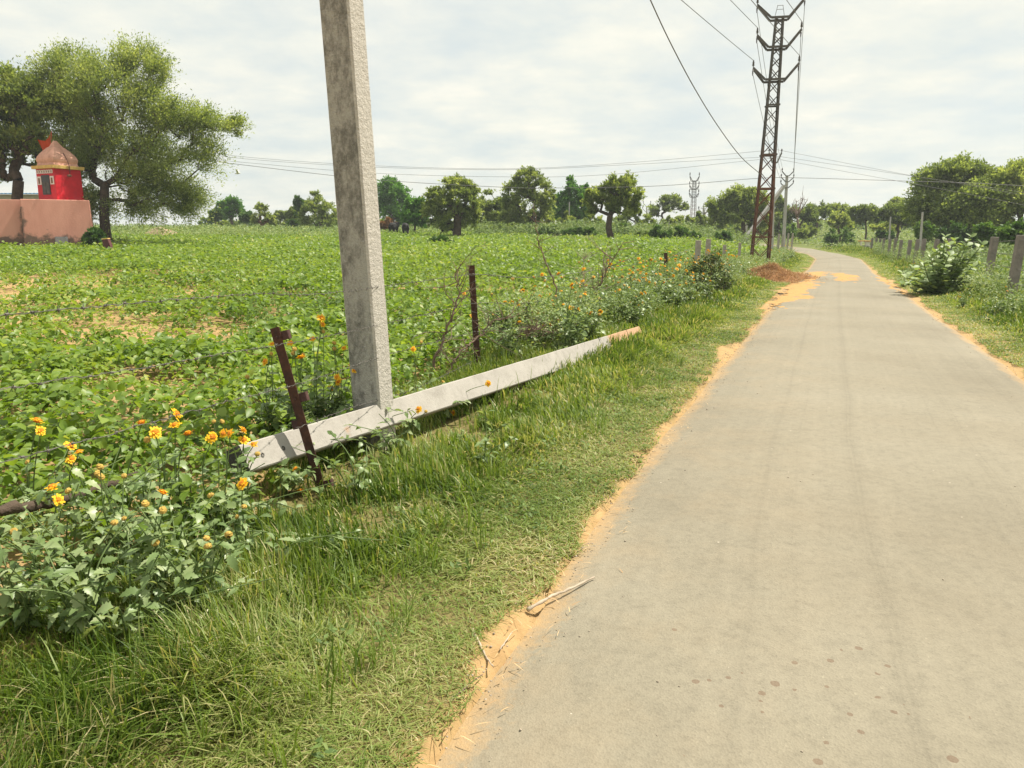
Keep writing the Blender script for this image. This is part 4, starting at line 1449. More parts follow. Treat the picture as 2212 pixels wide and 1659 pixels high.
def rusty_post(label, bot, top, Yb, Yt, w=0.05, tabs=(), extra=0.25, face=R(20), name='fence_post'):
    b = dp(bot[0], bot[1], Yb)
    p = dp(top[0], top[1], Yt)
    d = unit(p - b)
    t = empty(name, (b[0], b[1], float(H(b[0], b[1]))), label, 'fence post', 'rusty iron angle posts of the left fence')
    nf = np.array([math.sin(face), -math.cos(face), 0])
    nf = unit(nf - d * nf.dot(d))
    sd = np.cross(d, nf)          # to the picture's right side
    if sd[0] < 0:
        sd = -sd
    th = 0.006
    a = b - d * extra
    mb = MB()
    # L-section: a broad face towards the road and a flange going back
    mb.bar(a, p, th, w, up=sd) if False else None

    def slab(o, ax, wa, bx, wb):
        vs = []
        for q in (a, p):
            for i, j in ((0, 0), (1, 0), (1, 1), (0, 1)):
                vs.append(q + o + ax * wa * i + bx * wb * j)
        mb.add(vs, [(3, 2, 1, 0), (4, 5, 6, 7), (0, 1, 5, 4), (1, 2, 6, 5), (2, 3, 7, 6), (3, 0, 4, 7)])
    slab(sd * -w / 2, sd, w, -nf, th)
    slab(sd * (-w / 2) - nf * (th + 0.0004), sd, th, -nf, w * 0.85)
    mb.build('angle_bar', M['rust'], t, bevel=0.001)
    for (u, v, sgn) in tabs:
        k = (v - bot[1]) / (top[1] - bot[1])
        c = b + (p - b) * k
        tb = MB()
        tb.bar(c + sd * sgn * (w / 2 - 0.004) - nf * 0.011 - d * 0.0, c + sd * sgn * (w / 2 + 0.042) - nf * 0.011, 0.006, 0.055, up=d)
        tb.bar(c + sd * sgn * (w / 2 + 0.040) - nf * 0.0145, c + sd * sgn * (w / 2 + 0.040) - nf * 0.045, 0.006, 0.055, up=d)
        tb.build('cleat', M['rustlite'], t, bevel=0.001)
        bo = MB()
        bo.tube([c + nf * 0.0005, c + nf * 0.006], 0.0075, 6)
        bo.build('bolt', M['rustlite'], t)
    return b, p, d


P1 = rusty_post('leaning rusty iron post with welded cleats in front of the fallen pole', (708, 1106), (592, 708), 4.30, 4.42, 0.058,
                tabs=((0, 728, 1), (0, 860, 1), (0, 912, -1), (0, 1050, 1)), face=R(-8))
P2 = rusty_post('upright rusty iron post with wire wraps behind the fallen pole', (1034, 812), (1019, 573), 8.6, 8.6, 0.066, face=R(10))
P3 = rusty_post('thin rusty iron post among the yellow flowers near the soil heap', (1441, 640), (1439, 546), 19.3, 19.3, 0.075, face=R(10))


# ------------------------------------------------------------------ wires
def tube_thing(name, label, cat, pts, r, mat, group=None, n=5):
    mb = MB()
    mb.tube(pts, r, n)
    o = mb.build(name, M[mat], loc=tuple(float(c) for c in pts[0]), smooth=True)
    return tag(o, label, cat, group)


def barbed(label, pts, r=0.0010, step=0.1, seed=1, n=14):
    rng = np.random.default_rng(seed)
    sp_ = spline(pts, n)
    seg = np.linalg.norm(np.diff(sp_, axis=0), axis=1)
    s = np.r_[0, np.cumsum(seg)]
    tt = np.arange(0, s[-1], 0.035)
    P = np.stack([np.interp(tt, s, sp_[:, k]) for k in range(3)], 1)
    P += rng.normal(0, 0.0025, P.shape)
    dist = np.linalg.norm(P - np.array([0, 0, CAMZ]), axis=1)
    mb = MB()
    a = np.arange(len(P))
    wob = np.stack([0.0018 * np.cos(a * 2.1), 0.0018 * np.sin(a * 1.3), 0.0022 * np.sin(a * 2.1)], 1)
    mb.tube(P + wob, r, 4)
    mb.tube(P - wob, r, 4)
    for k in range(2, len(P) - 1, 3):
        c = P[k]
        for _ in range(2):
            d = unit(rng.normal(0, 1, 3))
            mb.tube([c - d * 0.014, c + d * 0.014], 0.0014, 3)
        mb.tube([c - (P[k] - P[k - 1]) * 0.15, c + (P[k] - P[k - 1]) * 0.15], 0.0045, 5)
    o = mb.build('barbed_wire', M['barb'], loc=tuple(float(c) for c in P[0]))
    return tag(o, label, 'barbed wire', 'strands of the left barbed wire fence')


def onfence(u, v):
    """point on the upright plane through the left fence line"""
    d = ray(u, v)
    Y = np.arange(1.0, 40, 0.005)
    X = d[0] * Y / d[1]
    k = np.argmin(np.abs(X - xF(Y)))
    return dp(u, v, Y[k])


barbed('top strand of barbed wire running in from the left edge to the upright rusty post', [dp(-260, 705, 1.72), onfence(-20, 683), onfence(200, 662), onfence(400, 645), onfence(560, 634), onfence(735, 630), onfence(1019, 592)], seed=1)
barbed('second strand of barbed wire from the left edge, crossing behind the leaning post', [dp(-240, 890, 1.72), onfence(0, 842), onfence(300, 796), onfence(455, 768), onfence(745, 718), onfence(1024, 655)], seed=2)
barbed('third strand of barbed wire from the left edge, passing over the yellow flowers', [dp(-240, 1075, 1.72), onfence(0, 1002), onfence(228, 940), onfence(488, 868), onfence(660, 825), onfence(852, 762), onfence(1028, 716)], seed=3)
barbed('lowest strand of barbed wire, just above the ground behind the fallen pole', [onfence(640, 925), onfence(760, 880), onfence(852, 855), onfence(914, 832), onfence(1032, 775)], seed=4)
barbed('top strand of barbed wire between the two upright rusty posts', [onfence(1019, 592), onfence(1200, 595), onfence(1439, 560)], r=0.0024, seed=5)
barbed('middle strand of barbed wire between the two upright rusty posts', [onfence(1024, 655), onfence(1200, 645), onfence(1440, 590)], r=0.0024, seed=6)
barbed('bottom strand of barbed wire between the two upright rusty posts', [onfence(1030, 716), onfence(1200, 690), onfence(1441, 618)], r=0.0024, seed=7)
# wire wrapped round the upright post belongs to the post
pr = bpy.data.objects['fence_post.001']
for k, v in enumerate(np.arange(592, 790, 16)):
    q = (v - 812) / (573 - 812)
    c = P2[0] + (P2[1] - P2[0]) * q
    mb = MB()
    th = np.linspace(0, 2 * math.pi, 11)
    mb.tube([c + np.array([0.044 * math.cos(a), 0.03 * math.sin(a) - 0.022, 0.02 * math.sin(a + k) + 0.03 * (a / 6.28 - 0.5)]) for a in th], 0.0022, 4)
    mb.build('wire_wrap', M['barb'], pr)


# ------------------------------------------------------------------ lattice towers
def lattice_tower(label, base, top, wb, wt, yaw, arms, rings, nx, name='lattice_pylon', t=0.05, far=False, group=None, arm_t=0.1):
    """base, top: axis points; arms: list of (height share, [tip offsets (dx, dz)])"""
    base, top = np.array(base), np.array(top)
    root = empty(name, base, label, 'power pylon', group)
    ex = np.array([math.cos(yaw), math.sin(yaw), 0])
    ey = np.array([-math.sin(yaw), math.cos(yaw), 0])

    def corner(s, i, j):
        w = (wb + (wt - wb) * s) / 2
        return base + (top - base) * s + ex * i * w + ey * j * w
    for (i, j) in ((-1, -1), (1, -1), (1, 1), (-1, 1)):
        mb = MB()
        a, b = corner(-0.02, i, j), corner(1, i, j)
        # angle section
        mb.bar(a - ex * i * t * 0.5, b - ex * i * t * 0.5, t, t * 0.16, up=ey)
        mb.bar(a - ey * j * (t * 0.58), b - ey * j * (t * 0.58), t * 0.16, t, up=ey)
        mb.build('leg', M['pylon'], root)
    br = MB()
    st = np.linspace(2.3, 0.85, nx)
    hs = np.r_[0, np.cumsum(st)] / st.sum()
    sides = [((-1, -1), (1, -1)), ((1, -1), (1, 1)), ((1, 1), (-1, 1)), ((-1, 1), (-1, -1))]
    for k in range(nx):
        s0, s1 = hs[k], hs[k + 1]
        for q, (c1, c2) in enumerate(sides):
            inw = -(ex * (c1[0] + c2[0]) + ey * (c1[1] + c2[1])) / 2
            o1, o2 = inw * t * 0.25, inw * t * 0.62
            br.bar(corner(s0, *c1) + o1, corner(s1, *c2) + o1, t * 0.45, t * 0.12, up=inw)
            br.bar(corner(s0, *c2) + o2, corner(s1, *c1) + o2, t * 0.45, t * 0.12, up=inw)
    br.build('bracing', M['pylon'], root)
    for s in rings:
        rb = MB()
        for (c1, c2) in sides:
            outw = (ex * (c1[0] + c2[0]) + ey * (c1[1] + c2[1])) / 2
            dd = unit(corner(s, *c2) - corner(s, *c1)) * t * 0.6
            rb.bar(corner(s, *c1) + outw * t * 0.12 - dd, corner(s, *c2) + outw * t * 0.12 + dd, t * 0.2, t * 1.0, up=(0, 0, 1))
        rb.build('ring', M['pylon'], root)
    tips = []
    for (s, tl, tr) in arms:
        c = base + (top - base) * s
        w = (wb + (wt - wb) * s) / 2 + t
        ab = MB()
        for sy in (-1, 1):
            oy = ey * sy * (w + 0.01)
            L = c + ex * tl[0] + np.array([0, 0, tl[1]])
            Rr = c + ex * tr[0] + np.array([0, 0, tr[1]])
            ab.bar(c - ex * (w + 0.12) + oy, c + ex * (w + 0.12) + oy, 0.03 if not far else 0.06, arm_t)
            ab.bar(c - ex * (w + 0.12) + oy * 1.0, L + oy * 0.25, 0.03 if not far else 0.06, arm_t)
            ab.bar(c + ex * (w + 0.12) + oy * 1.0, Rr + oy * 0.25, 0.03 if not far else 0.06, arm_t)
        ab.build('cross_arm', M['pylon'], root)
        for T_ in (L, Rr):
            ib = MB()
            zz = [0.02, 0.09, 0.10, 0.14, 0.15, 0.20, 0.21, 0.26, 0.27, 0.31]
            rr = [0.02, 0.02, 0.065, 0.03, 0.06, 0.03, 0.055, 0.025, 0.04, 0.02]
            k = 1.1 if not far else 2
            ib.tube([T_ + np.array([0, 0, z * k]) for z in zz], [r_ * k * 0.9 for r_ in rr], 8)
            ib.build('insulator', M['insul'], root, smooth=True)
            if not far:
                ib = MB()
                ib.tube([T_ + np.array([0, 0.02, -z]) for z in zz], [r_ * 0.7 for r_ in rr], 8)
                ib.build('insulator', M['insul'], root, smooth=True)
            tips.append(T_)
    return root, tips, ex, ey, corner


PY = 35.0
pb = gp(1640, 577)
PY = pb[1]
ptop = dp(1684, 38, PY)
kx = PY / F


def frac(v):
    return (dp(1680, v, PY)[2] - pb[2]) / (ptop[2] - pb[2])


yaw = R(-12)
arms = [(frac(38) - 0.004, (-44 * kx, 0.60), (46 * kx, 0.78)), (frac(104), (-40 * kx, 0.56), (44 * kx, 0.72)), (frac(174), (-43 * kx, 0.56), (45 * kx, 0.68))]
pyl, tips, ex, ey, corner = lattice_tower('tall dark steel lattice pylon with rusty legs beside the road', pb, ptop, 0.86, 0.36, yaw, arms,
                                          [frac(228), frac(335), frac(408), frac(512)], 17, t=0.075)
cg = MB()
for s in (-1, 1):
    a0 = ptop + ex * s * 0.2 + np.array([0, 0, 0.04])
    a1 = ptop + ex * s * 0.11 + np.array([0, 0, 0.5])
    cg.tube([a0, a1], 0.012, 5)
for h in (0.34, 0.5):
    cg.tube([ptop + ex * -0.14 * (1 - 0.4 * (h - 0.34)) + np.array([0, 0, h]), ptop + ex * 0.14 * (1 - 0.4 * (h - 0.34)) + np.array([0, 0, h])], 0.012, 5)
cg.build('top_rung', M['galv'], pyl)

# distant lattice tower
fb = gy(1496, 120)
ft = dp(1500, 391, 120)
lattice_tower('distant grey lattice tower standing beyond the hedge', fb, ft, 0.9, 0.5, 0.1, [(1.0, (-0.75, 0.7), (0.75, 0.7)), (0.85, (-0.75, 0.6), (0.75, 0.6)), (0.71, (-0.75, 0.6), (0.75, 0.6))], [], 15, t=0.06, far=True, arm_t=0.09)


# ------------------------------------------------------------------ concrete line poles
def line_pole(label, base, top, w, arms=(), mat='farpole', pin=False, name='utility_pole', strut=None, group='concrete line poles', ins=1.0):
    base, top = np.array(base), np.array(top)
    root = empty(name, base, label, 'utility pole', group)
    mb = MB()
    mb.bar(base - np.array([0, 0, 0.3]), top, w, w * 0.8, up=(0, 1, 0), wx2=w * 0.7, wz2=w * 0.6)
    mb.build('shaft', M[mat], root)
    tips = []
    for (dz, span, rise) in arms:
        c = top - np.array([0, 0, dz])
        ab = MB()
        f = np.array([0, -w * 0.5, 0])
        ab.bar(c + f - np.array([0.15, 0, 0]), c + f + np.array([0.15, 0, 0]), 0.06, 0.09)
        for s in (-1, 1):
            ab.bar(c + f + np.array([0.15 * s, 0, 0]), c + f + np.array([span * s, 0, rise]), 0.06, 0.09)
        ab.build('cross_arm', M['galv'], root)
        for s in (-1, 1):
            T_ = c + f + np.array([span * s, 0, rise])
            ib = MB()
            ib.tube([T_ + np.array([0, 0, z * ins]) for z in (0.0, 0.1, 0.11, 0.2, 0.21, 0.3)], [r_ * ins for r_ in (0.03, 0.03, 0.09, 0.04, 0.08, 0.02)], 7)
            ib.build('insulator', M['insul'], root)
            tips.append(T_ + np.array([0, 0, 0.3 * ins]))
    if pin:
        ib = MB()
        ib.tube([top, top + np.array([0, 0, 0.6])], 0.06, 6)
        ib.build('insulator', M['insul'], root)
    return root, tips


b2 = gp(1692, 537)
Y2 = b2[1]
k2 = Y2 / F
p2, tips2 = line_pole('grey concrete line pole with three V-shaped arms beyond the lattice pylon', b2, dp(1700, 380, Y2), 6.5 * k2,
                      [(0.0, 12 * k2, 9 * k2), (12 * k2, 13 * k2, 9 * k2), (24 * k2, 13 * k2, 9 * k2)])
# its slanting stay
st_b = dp(1594, 535, Y2 - 2)
st_b[2] = float(H(st_b[0], st_b[1])) - 0.2
mb = MB()
mb.bar(st_b, dp(1694, 401, Y2 - 0.3), 9 * k2, 8 * k2, wx2=6 * k2, wz2=6 * k2)
tag(mb.build('stay_pole', M['farpole'], loc=tuple(float(c) for c in st_b)), 'slanting grey concrete stay pole propped against the V-armed line pole', 'stay pole')

b3 = gp(1667, 556)
Y3 = b3[1]
k3 = Y3 / F
p3, tips3 = line_pole('light grey concrete pole close behind the right leg of the lattice pylon', b3, dp(1674, 330, Y3), 5.5 * k3, [(20 * k3, 13 * k3, 20 * k3)], pin=True, ins=0.8)
Yp = 92
bq = gy(1611, Yp)
kq = Yp / F
p4, tips4 = line_pole('pale concrete line pole in front of the dome-shaped tree', bq, dp(1617, 440, Yp), 4.5 * kq, [(-0.1, 15 * kq, 9 * kq), (14 * kq, 16 * kq, 9 * kq)])
for (lab, u, vt, Y, arm, pin, w) in [
        ('distant concrete pole with V arms left of the far lattice tower', 1396, 446, 165, [(0.0, 0.8, 0.7), (1.2, 0.9, 0.7)], False, 0.3),
        ('distant concrete pole with a top pin right of the far lattice tower', 1519, 448, 118, [(0.9, 0.8, 0.6)], True, 0.34),
        ('plain thin pole in front of the rounded mid-green tree', 1229, 436, 76, [], False, 0.16),
        ('plain pole standing beside the layered dark acacia', 1923, 468, 74, [], False, 0.15),
        ('plain pole at the left edge of the tall dark tree', 1992, 458, 50, [], False, 0.14)]:
    line_pole(lab, gy(u, Y), dp(u + 1, vt, Y), w, arm, pin=pin, ins=1.6)

# triangular arm tower far right
bt = gy(1931, 150)
mb = MB()
tp = dp(1931, 462, 150)
root = empty('transmission_tower', bt, 'faint distant tower with a triangular cross arm above the acacia', 'power pylon')
mb.bar(bt, dp(1931, 448, 150), 0.5, 0.5)
mb.build('mast', M['galv'], root)
mb = MB()
for a, b in (((1917, 449), (1947, 447)), ((1917, 449), (1931, 462)), ((1947, 447), (1931, 462))):
    mb.bar(dp(a[0], a[1], 149.6), dp(b[0], b[1], 149.6), 0.14, 0.14)
mb.build('cross_arm', M['galv'], root)


# ------------------------------------------------------------------ overhead lines
def line(label, a, b, sag, r=0.011, group='conductors on the lattice pylon', n=24):
    a, b = np.array(a), np.array(b)
    t = np.linspace(0, 1, n)[:, None]
    P = a + (b - a) * t
    P[:, 2] -= sag * 4 * (t * (1 - t))[:, 0]
    return tube_thing('power_line', label, 'power line', P, r, 'wire', group, 5)


names6 = ['top left', 'top right', 'middle left', 'middle right', 'lowest left', 'lowest right']
for i, T_ in enumerate(tips):
    a = T_ + np.array([0, 0, 0.33])
    b = a + np.array([-0.56 * 66, -66, 0.4])
    line('conductor leading overhead towards the viewer from the %s arm of the pylon' % names6[i], a, b, 0.6, 0.012, n=40)
    j = tips2[i]
    line('conductor leading away from the %s arm of the pylon to the line pole beyond' % names6[i], T_ - np.array([0, 0, 0.25]), j, 0.45, 0.012)
tube_thing('service_cable', 'thick sagging black cable swooping down to the middle of the pylon', 'cable',
           spline([dp(1225, -460, 14.5), dp(1335, -160, 17), dp(1405, 0, 19.5), dp(1450, 96, 22), dp(1500, 190, 25), dp(1550, 271, 28.5), dp(1600, 338, 32), dp(1644, 377, PY - 0.6)], 6), 0.016, 'wire')


def cross(label, pts, Y, r):
    return tube_thing('power_line', label, 'power line', spline([dp(u, v, Y + (u - CX) * 0.0) for u, v in pts], 8), r, 'wire', 'lines crossing behind the field', 4)


YC = Y3
cross('topmost thin line crossing the sky behind the standing pole', [(380, 318), (540, 340), (809, 358), (1100, 364.5), (1350, 352), (1636, 327), (1672, 322)], YC, 0.009)
cross('second thin line crossing the sky behind the standing pole', [(380, 324), (540, 344), (809, 361), (1100, 366.5), (1350, 356), (1636, 340), (1664, 342)], YC, 0.009)
cross('third thin line crossing the sky above the field trees', [(380, 336), (540, 352), (809, 374), (1096, 382), (1314, 377), (1636, 345), (1684, 338)], YC, 0.009)
cross('heavy twisted cable crossing low above the field trees and the road', [(380, 338), (540, 358), (809, 388), (1090, 404.5), (1197, 406), (1385, 403), (1505, 396), (1633, 385.5), (1716, 384), (1989, 392), (2110, 396), (2330, 408)], YC + 0.5, 0.015)
cross('topmost thin line from the pylon across the road to the right trees', [(1672, 322), (1800, 347), (1978, 381), (2120, 405), (2330, 442)], YC, 0.009)
cross('second thin line from the pylon across the road to the right trees', [(1684, 338), (1800, 355), (1989, 383), (2120, 402), (2330, 434)], YC, 0.009)
cross('third thin line from the pylon across the road to the right trees', [(1687, 345), (1800, 366), (1989, 400), (2120, 425), (2330, 466)], YC, 0.009)


# ------------------------------------------------------------------ fence posts
def post(label, b, h, w, lean=0.0, mat='postc', group=None, d=None):
    mb = MB()
    t = np.array([b[0] + lean * h, b[1], b[2] + h])
    mb.bar(np.array(b) - np.array([0, 0, 0.3]), t, w, d or w * 0.7, up=(0, 1, 0), wx2=w * 0.94, wz2=(d or w * 0.7) * 0.94)
    o = mb.build('fence_post', M[mat], loc=tuple(float(c) for c in b), bevel=0.012)
    return tag(o, label, 'fence post', group)


gl = 'short concrete posts of the left fence before the pylon'
lp = []
for (lab, u, vt, Y, w) in [('pale square concrete fence post, nearest of the four before the pylon', 1508, 519, 25.5, 0.185),
                           ('concrete fence post with rough wire rings behind the dark thorn shrub', 1530, 516, 27.5, 0.175),
                           ('slim concrete fence post third before the pylon', 1565, 529, 31, 0.14),
                           ('slim concrete fence post closest to the pylon leg', 1598, 524, 33.5, 0.12)]:
    tp = dp(u, vt, Y)
    g = float(H(tp[0], Y))
    o = post(lab, (tp[0], Y, g), tp[2] - g, w, 0.01, 'postc', gl)
    lp.append((tp[0], Y, tp[2]))
gr = 'weathered concrete posts of the right fence'
rp = []
ord_ = ['nearest', 'second', 'third', 'fourth', 'fifth', 'sixth', 'seventh', 'eighth', 'ninth', 'tenth', 'eleventh', 'twelfth', 'thirteenth', 'fourteenth', 'fifteenth']
for i, (u, vt, Y) in enumerate([(2199, 508, 17), (2143, 512, 21.2), (2049, 515, 26.4), (2021, 517, 29.5), (1995, 516, 33), (1981, 517, 35.5), (1965, 518, 38.5), (1946, 518, 42), (1934, 514, 46), (1922, 516, 49.6), (1909, 514, 54), (1901, 515, 58), (1893, 514, 62), (1884, 514, 67)]):
    tp = dp(u, vt, Y)
    g = float(H(tp[0], Y))
    w = 0.19 if i < 2 else 0.165
    post('weathered grey concrete post with barbed wire, %s from the right edge in the right fence' % ord_[i] if i < 5 else 'small grey concrete post far along the right fence, %s of the row' % ord_[i],
         (tp[0], Y, g), tp[2] - g, w, 0.055 if i < 4 else 0.03, 'postgrey', gr)
    rp.append((tp[0], Y, tp[2], g))
for q, nm in enumerate(['top', 'second', 'third', 'lowest']):
    dz = 0.12 + 0.32 * q
    pts = [np.array([rp[0][0] + 4 * -0.42 * -1 * -1, rp[0][1] - 4, rp[0][2] - dz])] + [np.array([x + 0.02, y - 0.11, z - dz]) for (x, y, z, g) in rp]
    P = spline(pts, 6)
    mb = MB()
    mb.tube(P, 0.006, 4)
    for k in range(0, len(P)):
        d = unit(RNG.normal(0, 1, 3))
        mb.tube([P[k] - d * 0.03, P[k] + d * 0.03], 0.004, 3)
    tag(mb.build('barbed_wire', M['barb'], loc=tuple(float(c) for c in P[0])), '%s strand of barbed wire along the right fence' % nm, 'barbed wire', 'strands of the right fence')
for q, nm in enumerate(['upper', 'middle', 'lower']):
    dz = 0.18 + 0.33 * q
    pts = [P3[0] + (P3[1] - P3[0]) * (0.85 - 0.3 * q)] + [np.array([x, y - 0.09, z - dz]) for (x, y, z) in lp] + [np.array([pb[0] - 0.5, pb[1] - 0.5, pb[2] + 1.25 - dz])]
    P = spline(pts, 6)
    mb = MB()
    mb.tube(P + RNG.normal(0, 0.012, P.shape), 0.006, 4)
    tag(mb.build('barbed_wire', M['barb'], loc=tuple(float(c) for c in P[0])), '%s strand of barbed wire on the short posts before the pylon' % nm, 'barbed wire', 'strands on the short left posts')
# thin posts in the far hedge
for (lab, u, v) in [('thin pale post in the hedge under the rounded mid-green tree', 1241, 510), ('thin pale post in the hedge right of the domed khejri', 1304, 509), ('thin pale post in the hedge beside the crooked tree', 1372, 512),
                    ('thin pale post in the hedge right of the largest dark bush', 1444, 514), ('thin pale post in the hedge right of the far lattice tower', 1508, 515)]:
    b = gp(u, v)
    post(lab, b, 1.3, 0.11, 0, 'farpole', 'thin posts in the far hedge')
for (lab, u, v) in [('white-topped short post at the foot of the V-armed line pole', 1700, 540), ('grey short post right of the V-armed line pole', 1709, 541), ('short grey post between the pylon and the V-armed line pole', 1688, 545), ('leaning grey post beside the light grey pole', 1679, 552)]:
    b = gp(u, v)
    post(lab, b, 1.5, 0.16, 0.02, 'postc', 'posts beyond the pylon')


# ------------------------------------------------------------------ shrine
def shrine():
    g = gp(132, 541)
    Y = g[1]
    k = Y / F * 1.02
    az = math.atan2(-(130 - CX) / F, 1)     # turn so that the platform front faces the viewer
    rz = R(28)

    def W(dx, dy, z):
        """local: dx right, dy away, z up, metres, from the platform's front middle"""
        return np.array([g[0] + dx * math.cos(rz) - dy * math.sin(rz), g[1] + dx * math.sin(rz) + dy * math.cos(rz), g[2] + z])
    top = 103 * k
    hw = 61 * k
    t = empty('platform', W(0, 0, 0), 'pink plastered platform with dark stains carrying the red shrine', 'platform')
    t.rotation_euler = (0, 0, 0)
    mb = MB()
    vs = []
    for z, e in ((-0.3, 0.07), (top, 0.0)):
        for x, y in ((-hw - e, -e), (hw + e, -e), (hw + e, 3.6 + e), (-hw - e, 3.6 + e)):
            vs.append(W(x, y, z))
    mb.add(vs, [(3, 2, 1, 0), (4, 5, 6, 7), (0, 1, 5, 4), (1, 2, 6, 5), (2, 3, 7, 6), (3, 0, 4, 7)])
    mb.build('main_block', M['plinth'], t, bevel=0.03)
    mb = MB()
    c0 = W(-hw - 1.6, 1.75, 0)
    mb.box(W(-hw - 0.72, 2.0, top / 2 - 0.15), (1.4, 3.0, top + 0.26), rz)
    mb.build('side_block', M['plinth'], t, bevel=0.02)
    mb = MB()
    for i in range(5):
        h = top - 0.42 * (i + 0.55)
        mb.box(W(-hw - 1.42 - 0.42 * (i + 0.5), 2.1, h / 2 - 0.15), (0.419, 2.2, h + 0.3), rz)
    mb.build('steps', M['plinth'], t, bevel=0.02)
    # the shrine: a square room turned corner-on, with a curved four-sided dome
    zc = top
    cu = 139
    sx_ = (cu - 130) * k
    cc = W(sx_, 1.75, zc)
    s = empty('shrine', cc, 'small red shrine with a peach dome on the pink platform', 'shrine')
    ang = rz + R(37)
    wv = 60 * k
    hgt = 64 * k
    taper = 1.0

    def S(dx, dy, z):
        return np.array([cc[0] + dx * math.cos(ang) - dy * math.sin(ang), cc[1] + dx * math.sin(ang) + dy * math.cos(ang), cc[2] + z])

    def sq(h0, h1, z0, z1, mb):
        vs = [S(x * h0, y * h0, z0) for x, y in ((-1, -1), (1, -1), (1, 1), (-1, 1))] + [S(x * h1, y * h1, z1) for x, y in ((-1, -1), (1, -1), (1, 1), (-1, 1))]
        mb.add(vs, [(3, 2, 1, 0), (4, 5, 6, 7), (0, 1, 5, 4), (1, 2, 6, 5), (2, 3, 7, 6), (3, 0, 4, 7)])
    h = wv / 2
    mb = MB()
    sq(h * 1.0, h * 0.98, -0.02, hgt, mb)
    mb.build('wall', M['red'], s, bevel=0.015)
    mb = MB()
    sq(h * 1.16, h * 1.18, hgt, hgt + 6.5 * k, mb)
    mb.build('cornice', M['yellow'], s, bevel=0.01)
    prof = [(0.93, 6.5), (0.89, 10), (0.87, 12.5), (0.91, 16), (0.92, 20), (0.87, 25), (0.77, 30.5), (0.61, 37), (0.43, 43), (0.30, 47), (0.22, 51), (0.16, 54.5), (0.11, 57), (0.09, 58.5)]
    mb = MB()
    vs, fs = [], []
    per = 10
    for (w, z) in prof:
        for e in range(4):
            a, b = [((-1, -1), (1, -1)), ((1, -1), (1, 1)), ((1, 1), (-1, 1)), ((-1, 1), (-1, -1))][e]
            for q in range(per):
                f = q / per
                x, y = a[0] + (b[0] - a[0]) * f, a[1] + (b[1] - a[1]) * f
                bul = 1 - 0.06 * (1 - (2 * f - 1) ** 2) * (-1)
                nx, ny = ((a[0] + b[0]) / 2, (a[1] + b[1]) / 2)
                vs.append(S((x + nx * 0.05 * (1 - (2 * f - 1) ** 2)) * w * h, (y + ny * 0.05 * (1 - (2 * f - 1) ** 2)) * w * h, hgt + z * k))
    n = 4 * per
    for i in range(len(prof) - 1):
        for q in range(n):
            fs.append((i * n + q, i * n + (q + 1) % n, (i + 1) * n + (q + 1) % n, (i + 1) * n + q))
    fs.append(tuple((len(prof) - 1) * n + q for q in range(n)))
    mb.add(vs, fs)
    mb.build('dome', M['dome'], s)
    # door on the left-hand face (local -x side)
    fx = -h * 1.0

    def facebox(name, y0, y1, z0, z1, mat, out=0.02, parent=None):
        m = MB()
        m.box(S(fx - out / 2 + 0.004 - 0.002, (y0 + y1) / 2, (z0 + z1) / 2), (out, abs(y1 - y0), z1 - z0), ang)
        return m.build(name, M[mat], parent or s)
    # +y is further from the camera's right ... the face runs from y=+h (left in view) to y=-h (right in view)
    fr = facebox('door', 0.42 * h, -0.42 * h, hgt * 0.18, hgt * 0.80, 'door', 0.03)
    facebox('door_panel', 0.36 * h, 0.02 * h, hgt * 0.21, hgt * 0.58, 'stone', 0.045, fr)
    facebox('door_panel', -0.02 * h, -0.36 * h, hgt * 0.21, hgt * 0.58, 'stone', 0.045, fr)
    for (a, b) in ((0.86 * h, 0.48 * h), (-0.50 * h, -0.88 * h)):
        p = facebox('picture_panel', a, b, hgt * 0.50, hgt * 0.76, 'white', 0.024)
        facebox('picture', a - 0.1 * h, b + 0.1 * h, hgt * 0.53, hgt * 0.71, 'brown', 0.034, p)
    for i in range(7):
        y0 = 0.86 * h - i * 0.25 * h
        p = facebox('name_tile', y0, y0 - 0.19 * h, hgt * 0.85, hgt * 0.965, 'white', 0.022)
        facebox('tile_mark', y0 - 0.06 * h, y0 - 0.12 * h, hgt * 0.87, hgt * 0.94, 'brown', 0.032, p)
    # hanging lamp and garland on the right-hand face
    m = MB()
    q0 = S(0.05 * h, -h * 1.0, hgt + 40 * k)
    fy = -h
    pts = [S(-0.05 * h, -0.80 * h, hgt + 33 * k), S(-0.02 * h, -1.02 * h, hgt + 22 * k), S(0.0, -1.22 * h, hgt + 6 * k), S(0.0, -1.20 * h, hgt * 0.85)]
    m.tube(spline(pts, 4), [0.02] * 13, 6)
    m.build('garland', M['redstone'], s)
    m = MB()
    c = S(0.0, -1.13 * h, hgt * 0.79)
    m.tube([c + np.array([0, 0, z]) for z in (0.09, 0.06, 0.0, -0.06)], [0.02, 0.09, 0.14, 0.05], 10)
    m.build('hanging_lamp', M['brown'], s, smooth=True)
    # flag on a stick at the dome's top
    fb_ = S(-0.12, 0.1, hgt + 47 * k)
    f = empty('flag', fb_, 'orange-red pointed flag flying from a stick on the shrine dome', 'flag')
    m = MB()
    m.tube([fb_ - np.array([0, 0, 0.2]), fb_ + np.array([-0.05, 0, 1.0])], 0.022, 6)
    m.build('stick', M['stem'], f)
    nu, nv = 12, 10
    vs, fs = [], []
    A = [(-35, 0, 0)]
    # outline in pixels of the view: hoist edge right, ragged fly edge left
    up_r = [(99, 280), (93, 297), (86, 303), (74, 301), (69, 300)]
